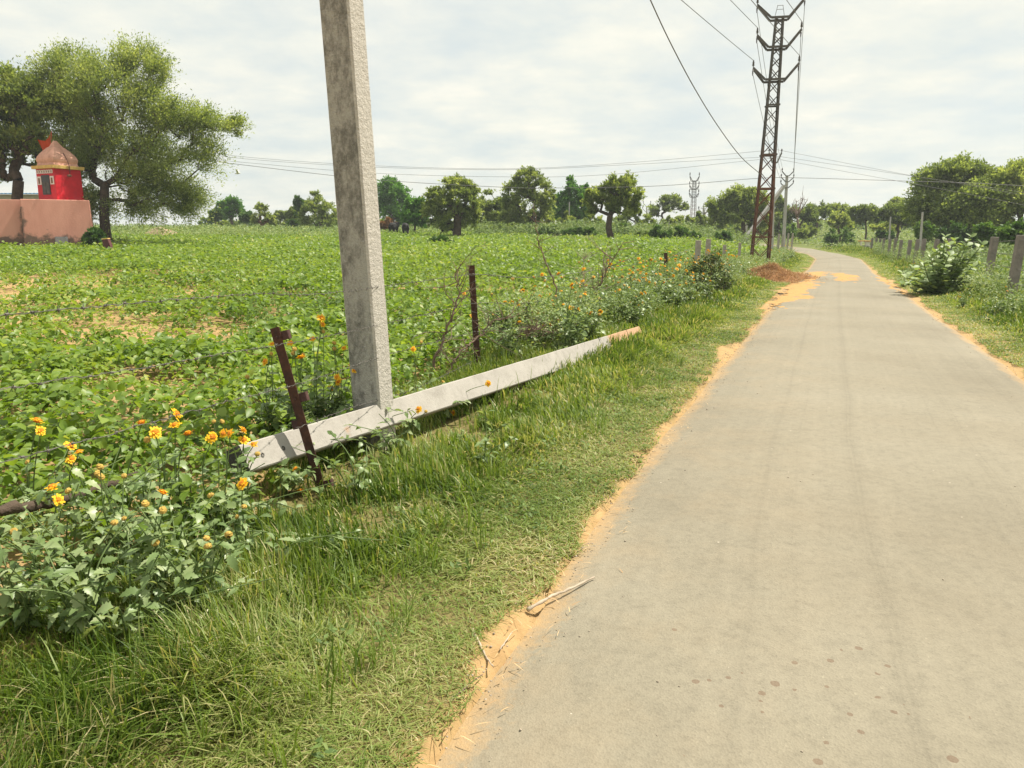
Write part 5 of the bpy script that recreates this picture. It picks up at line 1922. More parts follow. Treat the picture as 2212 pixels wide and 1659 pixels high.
    for i in range(nu + 1):
        a = i / nu
        ut = np.interp(a, [0, 0.3, 0.6, 1], [99.5, 93, 85, 69])
        vt = np.interp(a, [0, 0.3, 0.6, 1], [279, 295, 303, 300])
        ub = np.interp(a, [0, 0.4, 0.75, 1], [100, 94, 82, 70])
        vb = np.interp(a, [0, 0.4, 0.75, 1], [309, 318, 327, 303])
        for j in range(nv + 1):
            b = j / nv
            p = dp(ut + (ub - ut) * b, vt + (vb - vt) * b, cc[1] - 0.1 + 0.10 * math.sin(a * 7 + b * 2))
            vs.append(p)
    off = fb_ + np.array([0, 0, 0]) - dp(100, 309, cc[1] - 0.1)
    vs = [p + np.array([off[0], off[1], off[2] + 0.15]) for p in vs]
    for i in range(nu):
        for j in range(nv):
            a = i * (nv + 1) + j
            fs.append((a, a + 1, a + nv + 2, a + nv + 1))
    m = MB()
    m.add(vs, fs)
    m.build('cloth', M['flag'], f, smooth=True)
    # stones at the foot
    p = gp(138, 540)
    p = W((138 - 132) * k, -0.45, 0)
    m = MB()
    m.bar(W(0.1, -0.75, -0.1), W(0.1, -0.25, 0.75), 0.62, 0.09, up=(0, 0, 1))
    tag(m.build('stone_slab', M['stone'], loc=tuple(map(float, W(0.1, -0.75, 0))), bevel=0.02), 'grey stone slab leaning against the foot of the pink platform', 'stone slab')
    b = gp(240, 549)
    r_ = empty('marker_stone', b, 'dark red marker stone with a yellow top at the edge of the field', 'stone')
    m = MB()
    m.bar(b - np.array([0, 0, 0.2]), b + np.array([-0.18, 0, 0.72]), 0.46, 0.3, up=(0, 1, 0), wx2=0.30, wz2=0.25)
    m.build('block', M['redstone'], r_, bevel=0.02)
    m = MB()
    m.bar(b + np.array([-0.18, 0, 0.723]), b + np.array([-0.185, 0, 0.77]), 0.32, 0.27, up=(0, 1, 0))
    m.build('painted_top', M['yellow'], r_, bevel=0.01)


shrine()
# small house with a blue roof glimpsed behind the shrine
hb = gy(52, 66)
hroot = empty('house', hb, 'small pale house with a blue sheet roof glimpsed left of the shrine', 'house')
hz = hb[2]
zr = dp(52, 420, 66)[2]
mb = MB()
mb.box((hb[0], hb[1] + 2, (hz + zr) / 2 - 0.2), (6.5, 4, zr - hz + 0.4))
mb.build('wall', M['housewall'], hroot)
mb = MB()
nv = 40
vs, fs = [], []
for i in range(nv + 1):
    x = hb[0] - 3.5 + 7 * i / nv
    z = 0.05 * (i % 2)
    vs += [(x, hb[1] - 0.4, zr + 0.05 + z), (x, hb[1] + 4.4, zr + 0.30 + z)]
for i in range(nv):
    fs.append((2 * i, 2 * i + 2, 2 * i + 3, 2 * i + 1))
mb.add(vs, fs)
ro = mb.build('roof', M['blue'], hroot)
ro.modifiers.new('thick', 'SOLIDIFY').thickness = 0.04
mb = MB()
mb.box((hb[0] + 1.0, hb[1] - 0.02, hz + 1.1), (0.9, 0.06, 2.2))
mb.build('door', M['door'], hroot)

# pale heap under the big tree
hp = gy(350, 66)
mb = MB()
vs, fs = [], []
nr, na = 8, 26
for i in range(nr + 1):
    r_ = i / nr
    for j in range(na):
        a = 2 * math.pi * j / na
        x, y = 1.9 * r_ * math.cos(a), 1.2 * r_ * math.sin(a)
        z = 0.95 * (1 - r_ ** 2.2) + 0.28 * (vnoise(x, y, 0.6, 91) - 0.5) * (1 - r_ * 0.5)
        vs.append((hp[0] + x, hp[1] + y, hp[2] + z - 0.03))
for i in range(nr):
    for j in range(na):
        fs.append((i * na + j, (i + 1) * na + j, (i + 1) * na + (j + 1) % na, i * na + (j + 1) % na))
mb.add(vs, fs)
tag(mb.build('covered_heap', M['tarp'], loc=tuple(map(float, hp)), smooth=True), 'pale sandy covered heap under the big feathery tree', 'heap')


# ------------------------------------------------------------------ bench at the bend
b = gp(1867, 533)
bk = b[1] / F
rt = empty('bench', b, 'low concrete bench with an orange top slab beside the road bend', 'bench')
ww, hh = 26 * bk, 13 * bk
for nm, c, sz, mt in (('top_slab', (0, 0, hh - 0.05), (ww, 0.55, 0.10), 'orange'), ('base_slab', (0, 0, 0.04), (ww * 0.95, 0.5, 0.10), 'farpole'),
                      ('leg', (-ww * 0.3, 0, hh / 2), (ww * 0.10, 0.4, hh - 0.205), 'white'), ('leg', (ww * 0.22, 0, hh / 2), (ww * 0.3, 0.4, hh - 0.205), 'white')):
    mb = MB()
    mb.box(np.array(b) + np.array(c), sz, R(-15))
    mb.build(nm, M[mt], rt, bevel=0.012)


# ------------------------------------------------------------------ soil heap with straw
def soil_heap():
    c = gp(1668, 606)
    c[1] += 0.5
    k = c[1] / F
    rx, ry = 62 * k, 1.6
    nr, na = 22, 56
    vs, fs = [], []

    def hz(x, y):
        r_ = np.sqrt((x / rx) ** 2 + (y / ry) ** 2)
        t2 = np.sqrt(((x - 1.15 * rx) / (rx * 0.9)) ** 2 + ((y - 0.5) / 0.9) ** 2)
        z = 0.46 * np.clip(1 - r_ ** 1.6, 0, 1) + 0.20 * np.clip(1 - t2 ** 1.6, 0, 1)
        return z * (0.8 + 0.5 * vnoise(x, y, 0.35, 95)) + 0.05 * (vnoise(x, y, 0.12, 96) - 0.5) * (z > 0.01)
    for i in range(nr + 1):
        for j in range(na):
            a = 2 * math.pi * j / na
            r_ = i / nr
            x, y = 2.1 * rx * r_ * math.cos(a) + 0.45 * rx, ry * 1.3 * r_ * math.sin(a)
            vs.append((c[0] + x, c[1] + y, c[2] + float(hz(x, y)) - 0.02 - 0.03 * r_))
    for i in range(nr):
        for j in range(na):
            fs.append((i * na + j, (i + 1) * na + j, (i + 1) * na + (j + 1) % na, i * na + (j + 1) % na))
    t = empty('soil_heap', c, 'heap of dug reddish soil and straw at the foot of the lattice pylon', 'soil heap')
    mb = MB()
    mb.add(vs, fs)
    mb.build('mound', M['soil'], t, smooth=True)
    n = 7500
    x = RNG.normal(0.25 * rx, 0.75 * rx, n)
    y = RNG.normal(-0.1, 0.55 * ry, n)
    P = np.stack([c[0] + x, c[1] + y, c[2] + hz(x, y) - 0.01], 1)
    v, q, t3 = blade_arrays(P, RNG.uniform(0, 6.28, n), RNG.uniform(0.03, 0.16, n), RNG.uniform(0.006, 0.014, n), RNG.uniform(0.6, 2.2, n), RNG.normal(0, 0.5, n))
    o = npmesh('straw', v, [q, t3], M['straw'], t, tint=np.repeat(np.clip(RNG.normal(0.45, 0.25, n), 0, 1), 7))
    o['kind'] = 'stuff'


soil_heap()


# ------------------------------------------------------------------ sticks, branches
def stick(label, px, r, mat='twig_pale', z=0.02, name='stick', Ys=None, seed=1):
    rng = np.random.default_rng(seed)
    pts = []
    for i, (u, v) in enumerate(px):
        if Ys is not None:
            p = dp(u, v, Ys[i])
        else:
            x, y = flat(u, v)
            p = np.array([x, y, max(float(road_z(np.array(x), np.array(y))), float(H(x, y))) + r * 0.3])
        pts.append(p)
    P = spline(pts, 6)
    P += rng.normal(0, r * 0.22, P.shape)
    rad = np.linspace(r, r * 0.55, len(P)) * (1 + 0.25 * np.sin(np.arange(len(P)) * 1.7 + seed))
    mb = MB()
    mb.tube(P, list(rad), 7)
    return tag(mb.build(name, M[mat], loc=tuple(map(float, P[0])), smooth=True), label, name.replace('_', ' '))


stick('long pale dry stick lying across the edge of the asphalt', [(1140, 1321), (1185, 1300), (1232, 1280), (1283, 1257)], 0.0085, seed=1)
stick('curved pale twig on the sand at the edge of the grass', [(1021, 1361), (1035, 1390), (1048, 1418), (1065, 1443)], 0.005, seed=2)
stick('thin pale twig on the sand right of the curved twig', [(1080, 1405), (1094, 1385), (1108, 1366)], 0.0035, seed=3)
stick('pale twig on the sand nearest the bottom edge', [(972, 1518), (1005, 1488), (1042, 1459)], 0.0042, 'twig', seed=4)
stick('small dark twig on the asphalt beside the grass edge', [(1362, 984), (1378, 988), (1392, 989)], 0.006, 'twig', seed=5)
stick('dark rotting branch lying among the yellow flowers at the left edge', [(-60, 1108), (40, 1098), (110, 1088), (190, 1062), (250, 1042), (292, 1022)], 0.026, 'bark', name='fallen_branch', Ys=[2.9, 3.1, 3.3, 3.6, 3.8, 4.0], seed=6)
stick('long pale arching grass stalk in the near grass', [(373, 1562), (378, 1500), (392, 1420), (432, 1338), (500, 1268), (560, 1232), (600, 1218)], 0.0045, 'stalk', name='grass_stalk', Ys=[2.38, 2.42, 2.5, 2.65, 2.85, 3.0, 3.1], seed=7)


def thorn_branch(label, px, Y, r, seed, twigs=16, mat='twig', name='dry_branch', tl=0.35):
    rng = np.random.default_rng(seed)
    P = spline([dp(u, v, (Y[i] if isinstance(Y, (list, tuple)) else Y)) for i, (u, v) in enumerate(px)], 7)
    P[1:-1] += rng.normal(0, 0.012, P[1:-1].shape)
    mb = MB()
    mb.tube(P, list(np.linspace(r, r * 0.3, len(P))), 6)
    L = np.linalg.norm(P[-1] - P[0])
    for k in range(twigs):
        i = rng.integers(len(P) // 5, len(P))
        d = unit(rng.normal(0, 1, 3) * np.array([1, 0.7, 0.7]) + np.array([0, 0, 0.25]) + unit(P[-1] - P[0]) * 0.7)
        l = tl * rng.uniform(0.3, 1.0) * min(1.5, L)
        q = spline([P[i], P[i] + d * l * 0.5 + rng.normal(0, 0.05, 3) * l, P[i] + d * l + rng.normal(0, 0.12, 3) * l], 4)
        mb.tube(q, list(np.linspace(r * 0.35, r * 0.1, len(q))), 4)
        for _ in range(2):
            j = rng.integers(2, len(q))
            d2 = unit(d + rng.normal(0, 0.8, 3))
            mb.tube([q[j], q[j] + d2 * l * 0.4], [r * 0.16, r * 0.07], 3)
    return tag(mb.build(name, M[mat], loc=tuple(map(float, P[0])), smooth=True), label, 'dry branch', 'dead thorn branches along the left fence')


thorn_branch('dark dead branch curving up just left of the upright rusty post', [(918, 852), (937, 790), (960, 725), (980, 670), (990, 635), (983, 590)], 8.0, 0.018, 11, 22)
thorn_branch('dead branch arching right across the upright rusty post', [(948, 845), (975, 790), (1003, 750), (1035, 728), (1070, 692), (1103, 682)], [7.9, 8.0, 8.1, 8.25, 8.3, 8.4], 0.016, 12, 26)
thorn_branch('tall thin dead stem rising high above the field', [(1206, 690), (1200, 625), (1182, 575), (1165, 530), (1158, 490), (1152, 440)], 11.5, 0.014, 13, 14)
thorn_branch('forked dead branch leaning right above the yellow flowers', [(1250, 700), (1275, 660), (1296, 615), (1318, 572), (1345, 525)], 13.0, 0.022, 14, 24, tl=0.45)
thorn_branch('pale dead bush of bare twigs behind the yellow flowers', [(1255, 655), (1262, 620), (1258, 590), (1262, 560)], 13.2, 0.010, 15, 40, 'twig_pale', tl=0.5)
for i, (lab, a) in enumerate([('tangled dead thorn branch on the ground right of the upright rusty post', [(1080, 735), (1120, 725), (1150, 712), (1175, 715)]),
                              ('dead thorn branch arching low over the thorn tangle', [(1100, 760), (1128, 722), (1160, 708), (1200, 730)]),
                              ('bleached thorn branch lowest in the thorn tangle', [(1090, 790), (1120, 765), (1150, 755), (1190, 752)]),
                              ('upright piece of dead thorn in the thorn tangle', [(1125, 770), (1130, 735), (1138, 700), (1150, 672)]),
                              ('dead thorn branch at the right end of the thorn tangle', [(1180, 760), (1205, 735), (1235, 715), (1260, 690)])]):
    thorn_branch(lab, a, 9.2 + 0.35 * i, 0.014, 20 + i, 38, ['twig', 'twig', 'twig_pale', 'twig', 'twig'][i], tl=0.42)


# ------------------------------------------------------------------ yellow daisies
def leaf_outline(n=5):
    return [(0.0, 0.04), (0.12, 0.16), (0.24, 0.44), (0.30, 0.30), (0.44, 0.48), (0.50, 0.31), (0.63, 0.38), (0.69, 0.22), (0.82, 0.20), (1.0, 0.0)]


def toothed(mbv, mbf, ti, P, D, Nn, L, W, curl, t, rng):
    D = unit(D)
    S = unit(np.cross(D, Nn))
    Nn = np.cross(S, D)
    o = leaf_outline()
    b = len(mbv)
    for (x, w) in o:
        z = -curl * L * x * x
        c = P + D * L * x * (1 - 0.25 * curl * x) + Nn * z
        mbv.append(c)
        mbv.append(c + S * w * W + Nn * 0.22 * w * W)
        mbv.append(c - S * w * W + Nn * 0.22 * w * W)
        ti += [t, t + 0.06, t - 0.02]
    for i in range(len(o) - 1):
        a, c = b + 3 * i, b + 3 * (i + 1)
        mbf += [(a, c, c + 1, a + 1), (a, a + 2, c + 2, c)]


def petals_mesh(r, seed):
    rng = np.random.default_rng(seed)
    v, f, t = [], [], []
    n = 13
    for ring, (rr, lift) in enumerate(((1.0, 0.05), (0.72, 0.22))):
        for k in range(n):
            a = 2 * math.pi * (k + 0.5 * ring) / n + rng.normal(0, 0.06)
            d = np.array([math.cos(a), math.sin(a), 0])
            s = np.array([-math.sin(a), math.cos(a), 0])
            if rng.random() < 0.05:
                continue
            l = r * rr * rng.uniform(0.7, 1.15)
            z = lift * r + rng.normal(-0.02, 0.12) * r
            b = len(v)
            for x, w, zz in ((0.15, 0.07, 0), (0.5, 0.15, 0.8), (0.85, 0.17, 1.0), (1.0, 0.09, 0.75)):
                c = d * l * x + np.array([0, 0, z * zz])
                v += [c + s * w * r, c - s * w * r]
                t += [x, x]
            f += [(b, b + 1, b + 3, b + 2), (b + 2, b + 3, b + 5, b + 4), (b + 4, b + 5, b + 7, b + 6)]
    return np.array(v), np.array(f), np.array(t)


PET = [petals_mesh(0.032, s) for s in range(1, 9)]


def basis(nrm):
    nrm = unit(nrm)
    a = unit(np.cross(nrm, [0.3, 0.9, 0.1]))
    b = np.cross(nrm, a)
    return a, b, nrm


def add_flower(root, c, nrm, kind, rng, scale=1.0):
    a, b, n = basis(np.array(nrm))
    if kind == 'f':
        V, Fq, T = PET[rng.integers(8)]
        Vw = c + (V[:, :1] * a + V[:, 1:2] * b + V[:, 2:3] * n) * scale
        fl = npmesh('flower', Vw, [Fq], M['petal'], root, tint=T)
        r_ = 0.0145 * scale
        par = fl
        nm, mt, off = 'flower_center', 'disc', 0.002
    else:
        r_ = 0.0145 * scale
        par, nm, mt, off = root, 'seed_head', 'seed', 0.0
    mb = MB()
    vs, fs = [], []
    for i, ph in enumerate(np.linspace(-1.1, 1.57, 6)):
        for j in range(9):
            th = 2 * math.pi * j / 9
            q = r_ * (1 + 0.18 * ((i + j) % 2)) if i < 5 else r_
            vs.append(c + n * (off + q * 0.75 * math.sin(ph)) + (a * math.cos(th) + b * math.sin(th)) * q * math.cos(ph))
    for i in range(5):
        for j in range(9):
            fs.append((i * 9 + j, i * 9 + (j + 1) % 9, (i + 1) * 9 + (j + 1) % 9, (i + 1) * 9 + j))
    mb.add(vs, fs)
    mb.build(nm, M[mt], par)


def daisy(base, targets, label, group, seed, extra=4, lsize=0.085, nleaf=9, fscale=1.0, spread=0.22, hgt=0.5):
    """targets: list of (point, kind 'f' flower / 's' seed head); extra: leafy stems without flowers"""
    rng = np.random.default_rng(seed)
    base = np.array(base)
    t = empty('daisy_plant', base, label, 'flowering weed', group)
    sm = MB()
    V, Fq, T = [], [], []
    ends = [(np.array(p), k) for p, k in targets]
    for _ in range(extra):
        ends.append((base + np.array([rng.normal(0, spread), rng.normal(0, spread), hgt * rng.uniform(0.45, 1.0)]), None))
    for (e, k) in ends:
        d = e - base
        m = base + d * 0.5 + np.array([d[0] * -0.15, d[1] * -0.15, 0.06]) + rng.normal(0, 0.03, 3)
        P = spline([base - np.array([0, 0, 0.03]), m, e], 7)
        sm.tube(P, list(np.linspace(0.0045, 0.0022, len(P))), 5)
        n = nleaf if k is None else int(nleaf * 0.8)
        for q in range(n):
            s = rng.uniform(0.12, 0.97 if k is None else 0.72)
            i = min(int(s * (len(P) - 1)), len(P) - 2)
            p = P[i] + (P[i + 1] - P[i]) * (s * (len(P) - 1) - i)
            a = rng.uniform(0, 2 * math.pi)
            D = np.array([math.cos(a), math.sin(a), rng.normal(0.15, 0.35)])
            Nn = np.array([rng.normal(0, 0.35), rng.normal(0, 0.35), 1.0])
            L = lsize * rng.uniform(0.55, 1.25) * (1.1 - 0.35 * s)
            toothed(V, Fq, T, p + D * 0.012, D, Nn, L, L * rng.uniform(0.5, 0.75), rng.uniform(0.1, 0.7), float(np.clip(rng.normal(0.5, 0.2), 0.03, 0.93)), rng)
        if k:
            nrm = np.array([rng.normal(0.1, 0.6), rng.normal(-0.3, 0.55), 0.8])
            add_flower(t, e + np.array([0, 0, 0.004]), nrm, k, rng, fscale * rng.uniform(0.72, 1.15))
    sm.build('stem', M['stem'], t)
    npmesh('foliage', np.array(V), [np.array(Fq)], M['daisy_leaf'], t, tint=np.clip(T, 0, 1))
    return t


def near_daisies():
    g1 = 'yellow daisies at the left edge'
    specs = [
        ((70, 1190), [(80, 910, 'f'), (88, 932, 'f'), (60, 1000, 's')], 'yellow daisy plant nearest the left edge with two flowers high up', 5),
        ((140, 1280), [(125, 1082, 'f'), (113, 1054, 'f'), (147, 1062, 's')], 'yellow daisy plant flowering just above the rotting branch', 6),
        ((235, 1215), [(306, 915, 'f'), (153, 965, 'f'), (170, 978, 'f'), (155, 993, 'f')], 'lanky daisy plant with small heads left of the big flower pair', 6),
        ((335, 1180), [(336, 936, 'f'), (318, 952, 's')], 'daisy plant carrying the largest round yellow flower', 5),
        ((395, 1170), [(378, 920, 'f'), (381, 896, 'f'), (406, 938, 'f')], 'daisy plant with two flowers one above the other', 5),
        ((300, 1260), [(216, 1010, 's'), (211, 1024, 's'), (268, 1030, 's'), (219, 1032, 's')], 'daisy plant with only faded seed heads above the branch', 6),
        ((470, 1170), [(459, 946, 'f'), (483, 938, 'f'), (497, 938, 'f'), (462, 912, 's'), (480, 912, 's')], 'daisy plant with a row of small heads before the pole end', 4),
        ((535, 1120), [(525, 930, 'f'), (527, 952, 'f'), (548, 961, 'f'), (556, 982, 's')], 'daisy plant flowering across the end of the fallen pole', 2),
        ((545, 1250), [(524, 1047, 'f'), (527, 1096, 's'), (512, 1118, 's'), (456, 1072, 's')], 'daisy plant below the end of the fallen pole with one open flower', 7),
        ((350, 1330), [(352, 1066, 'f'), (314, 1090, 's'), (352, 1104, 's'), (268, 1122, 's')], 'leafy daisy plant in front of the rotting branch with one small flower', 8),
        ((440, 1350), [(446, 1165, 's'), (449, 1182, 's'), (494, 1157, 's'), (336, 1175, 's')], 'leafy daisy plant with brown seed heads at the edge of the long grass', 9),
        ((60, 1370), [(30, 1150, 's')], 'large leafy daisy plant without open flowers in the bottom left clump', 11),
        ((180, 1380), [(247, 1131, 's')], 'tall leafy weed in the middle of the bottom left clump', 11),
        ((280, 1400), [], 'leafy weed with broad toothed leaves lowest in the bottom left clump', 9),
        ((-40, 1300), [(-30, 1000, 'f')], 'leafy daisy plant cut by the left edge', 8),
        ((612, 1075), [(650, 1062, 'f'), (638, 1014, 'f'), (660, 1028, 's'), (625, 1035, 's')], 'daisy plant in the shade under the fallen pole beside the leaning post', 3),
        ((770, 1075), [], 'pale leafy weed right of the foot of the leaning post', 4),
        ((590, 985), [(573, 782, 'f'), (588, 745, 'f'), (586, 765, 's'), (534, 815, 's')], 'tall daisy plant behind the leaning rusty post', 12),
        ((640, 980), [(650, 773, 'f'), (655, 767, 's'), (628, 742, 'f'), (636, 755, 's'), (633, 764, 's')], 'daisy plant with small heads between leaning post and standing pole', 13),
        ((690, 972), [(694, 688, 'f'), (697, 702, 'f'), (698, 717, 's'), (676, 733, 'f')], 'tallest daisy plant with flowers high beside the standing pole', 14),
        ((742, 962), [(760, 788, 'f'), (766, 801, 'f'), (743, 753, 'f'), (722, 742, 's'), (722, 754, 's')], 'daisy plant flowering in front of the standing pole shaft', 13),
        ((712, 968), [(728, 816, 'f'), (731, 826, 'f'), (716, 840, 'f')], 'daisy plant with a low flower left of the standing pole foot', 13),
        ((806, 958), [(812, 800, 's')], 'leafy weed climbing the right side of the standing pole foot', 8),
        ((890, 935), [(893, 755, 'f'), (910, 740, 's')], 'slim daisy plant with one flower right of the standing pole', 4),
        ((960, 905), [(957, 826, 's'), (1055, 829, 'f'), (978, 893, 'f')], 'slim weed with small yellow heads in front of the fallen pole', 4),
        ((860, 990), [(905, 885, 'f'), (920, 890, 's')], 'low leafy weed below the fallen pole with a tiny yellow head', 5),
        ((1045, 1000), [], 'fresh light green seedling in the grass below the fallen pole', 3),
        ((660, 1200), [(655, 1185, 'f'), (688, 1185, 'f'), (632, 1215, 'f')], 'tiny yellow flowers low in the long grass before the leaning post', 1),
    ]
    for i, (b, fl, lab, extra) in enumerate(specs):
        base = gp(*b)
        if False:
            pass
        Y = base[1]
        tg = [(dp(u, v, Y + random.uniform(-0.12, 0.05)), k) for (u, v, k) in fl]
        hg = 0.36 if b[0] in (545, 535, 612) else 0.55 if b[0] < 570 else (0.72 if 580 < b[0] < 760 and b[1] < 1030 else 0.42)
        daisy(base, tg, lab, g1 if b[0] < 570 else 'yellow daisies round the poles', 100 + i, extra=extra, hgt=hg if extra < 9 else 0.5, lsize=0.095 if (580 < b[0] < 800 and b[1] < 1030) else 0.076, nleaf=13,
              fscale=1.0 if b[0] != 335 else 1.25)


near_daisies()


def copy_tree(o, parent=None):
    c = o.copy()
    COL.objects.link(c)
    if parent is not None:
        c.parent = parent
    for ch in list(o.children):
        copy_tree(ch, c)
    return c


def far_daisies():
    g = 'yellow daisies along the fence before the pylon'
    protos = []
    rng = np.random.default_rng(77)
    lab = 'yellow-flowered weed in the thicket along the fence before the pylon'
    for s in range(5):
        base = np.array([xF(12.0 + s), 12.0 + s, 0.0])
        base[2] = float(H(base[0], base[1]))
        tg = []
        for k in range(3 + s % 3):
            tg.append((base + np.array([rng.normal(0, 0.24), rng.normal(0, 0.2), rng.uniform(0.4, 0.85)]), 'f' if k < 2 else 's'))
        protos.append(daisy(base, tg, lab, g, 300 + s, extra=13, hgt=0.65, lsize=0.085, nleaf=14, fscale=1.1, spread=0.26))
    n = 0
    spots = []
    for k in range(125):
        y = rng.uniform(8.9, 27)
        x = float(xF(y)) + rng.normal(0.10, 0.42) + (0.2 if y > 14 else 0)
        if y < 10.5 and rng.random() < 0.5:
            continue
        spots.append((x, y, rng.uniform(0.85, 1.35)))
    for k in range(22):
        y = rng.uniform(14, 30)
        spots.append((11.6 + 0.42 * (y - 17) + rng.normal(-0.9, 0.6), y, rng.uniform(0.6, 0.95)))
    for k in range(16):
        y = rng.uniform(36, 58)
        spots.append((float(xF(y)) + rng.uniform(0, 1.6), y, rng.uniform(0.8, 1.3)))
    for i, (x, y, s) in enumerate(spots):
        c = copy_tree(protos[i % 5])
        c.location = (x, y, float(H(x, y)) - 0.02)
        c.rotation_euler = (0, 0, rng.uniform(0, 6.28))
        c.scale = (s, s, s)
        right = x > float(xR(y))
        if right:
            c['label'] = 'yellow-flowered weed in the tall verge growth before the right fence'
            c['group'] = 'yellow daisies before the right fence'
        elif y > 34:
            c['label'] = 'yellow-flowered weed on the verge beyond the lattice pylon'
            c['group'] = 'yellow daisies beyond the pylon'


far_daisies()


# ------------------------------------------------------------------ thorn shrub and broad-leaved shrub
tree('thorn_shrub', 'dark twiggy thorn shrub between the fence posts and the soil heap', (1530, 650), [(1525, 590, 34, 26), (1500, 600, 26, 22), (1555, 602, 24, 24), (1535, 622, 44, 20), (1540, 570, 22, 18)],
     Y=18.5, mat='thorn', bark='twig', ncl=120, nlf=20, L=0.045, ar=0.45, trunk_r=0.035, fork=(1530, 628), cat='bush', part='foliage', trunk_part='stem', spread=0.5, shell=0.2, tint0=0.45)


def calotropis():
    rng = np.random.default_rng(9)
    Y = 20.0
    b = gy(2045, Y)
    t = empty('broad_leaved_shrub', b, 'pale shrub with large rounded grey-green leaves before the right fence', 'shrub')
    sm = MB()
    V, Fq, T = [], [], []
    pet = []
    tips_ = [(2042, 512), (2060, 520), (2098, 512), (2122, 528), (2030, 535), (2075, 535), (2010, 550), (1995, 568), (1975, 580), (1958, 600), (1965, 612), (2110, 545), (2050, 550), (2085, 555), (2030, 565), (2005, 585), (2060, 575), (2100, 575), (2120, 565), (1985, 605), (2035, 590), (1950, 590), (1945, 615), (2000, 625), (2080, 610), (2120, 600), (2040, 620), (1975, 628), (2020, 545), (2088, 530), (2050, 530)]
    for (u, v) in tips_:
        e = dp(u, v, Y + rng.normal(0, 0.35))
        P = spline([b + np.r_[rng.normal(0, 0.12, 2), -0.05], b * 0.5 + e * 0.5 + rng.normal(0, 0.06, 3), e], 8)
        sm.tube(P, list(np.linspace(0.02, 0.009, len(P))), 6)
        n = 13
        for q in range(n):
            s = 0.12 + 0.88 * q / (n - 1)
            i = min(int(s * (len(P) - 1)), len(P) - 2)
            p = P[i] + (P[i + 1] - P[i]) * (s * (len(P) - 1) - i)
            a = (q % 2) * 1.57 + rng.normal(0, 0.3)
            for sg in (1, -1):
                D = np.array([math.cos(a) * sg, math.sin(a) * sg, 0.35 + 0.5 * (s > 0.9)]) + rng.normal(0, 0.15, 3)
                Nn = np.array([rng.normal(0, 0.3), rng.normal(-0.3, 0.3), 1.0])
                pet.append((p, D, Nn, 0.215 * rng.uniform(0.75, 1.25) * (1.15 - 0.4 * s), float(np.clip(rng.normal(0.55, 0.2), 0, 1))))
    sm.build('stem', M['stem'], t, smooth=True)
    o = [(0.0, 0.03), (0.1, 0.2), (0.28, 0.33), (0.52, 0.38), (0.75, 0.30), (0.92, 0.14), (1.0, 0.0)]
    for (p, D, Nn, L, ti) in pet:
        D = unit(D)
        S = unit(np.cross(D, Nn))
        Nn = np.cross(S, D)
        b0 = len(V)
        for (x, w) in o:
            c = p + D * L * x - Nn * 0.12 * L * x * x
            V += [c, c + S * w * L + Nn * 0.2 * w * L, c - S * w * L + Nn * 0.2 * w * L]
            T += [ti + 0.1, ti, ti]
        for i in range(len(o) - 1):
            a, c = b0 + 3 * i, b0 + 3 * (i + 1)
            Fq += [(a, c, c + 1, a + 1), (a, a + 2, c + 2, c)]
    npmesh('foliage', np.array(V), [np.array(Fq)], M['calo'], t, tint=np.clip(T, 0, 1), smooth=True)


calotropis()


# ------------------------------------------------------------------ cattle and bird
def cow(label, u, v, Y, heading, patch=False):
    b = gy(u, Y)
    ca, sa = math.cos(heading), math.sin(heading)

    def Wd(x, y, z):
        return np.array([b[0] + x * ca - y * sa, b[1] + x * sa + y * ca, b[2] + z])
    t = empty('cow', b, label, 'cow', 'cattle under the trees')
    mb = MB()
    # trunk, neck, head
    mb.tube([Wd(x, 0, z) for x, z in ((-0.78, 1.12), (-0.70, 1.08), (-0.4, 0.98), (0.0, 0.95), (0.4, 0.98), (0.62, 1.05), (0.85, 1.15), (1.0, 1.2), (1.12, 1.18), (1.3, 1.05), (1.42, 0.95))],
            [0.1, 0.24, 0.33, 0.36, 0.34, 0.30, 0.2, 0.16, 0.15, 0.11, 0.07], 12)
    for x, y in ((-0.55, 0.2), (-0.55, -0.2), (0.45, 0.18), (0.45, -0.18)):
        f = -0.08 if x < 0 else 0.03
        mb.tube([Wd(x, y, 0.95), Wd(x + f * -0.6, y, 0.62), Wd(x + f, y, 0.42), Wd(x, y, 0.1), Wd(x + 0.03, y, 0.0)], [0.17, 0.11, 0.065, 0.055, 0.07], 8)
    for s in (-1, 1):
        mb.tube([Wd(1.05, 0.12 * s, 1.25), Wd(1.02, 0.3 * s, 1.22)], [0.05, 0.02], 6)
        mb.tube([Wd(1.08, 0.08 * s, 1.28), Wd(1.08, 0.2 * s, 1.42), Wd(1.15, 0.18 * s, 1.52)], [0.03, 0.022, 0.008], 6)
    mb.tube([Wd(-0.8, 0, 1.15), Wd(-0.9, 0, 0.9), Wd(-0.92, 0, 0.5)], [0.03, 0.02, 0.03], 6)
    o = mb.build('body', M['cow'], t, smooth=True)
    rm = o.modifiers.new('fuse', 'REMESH')
    rm.mode = 'VOXEL'
    rm.voxel_size = 0.03
    rm.use_smooth_shade = True
    if patch:
        pm = MB()
        pm.tube([Wd(x, 0, z) for x, z in ((-0.70, 1.08), (-0.55, 1.02), (-0.45, 0.99))], [0.265, 0.315, 0.34], 12)
        pm.build('white_patch', M['cowpatch'], t, smooth=True)


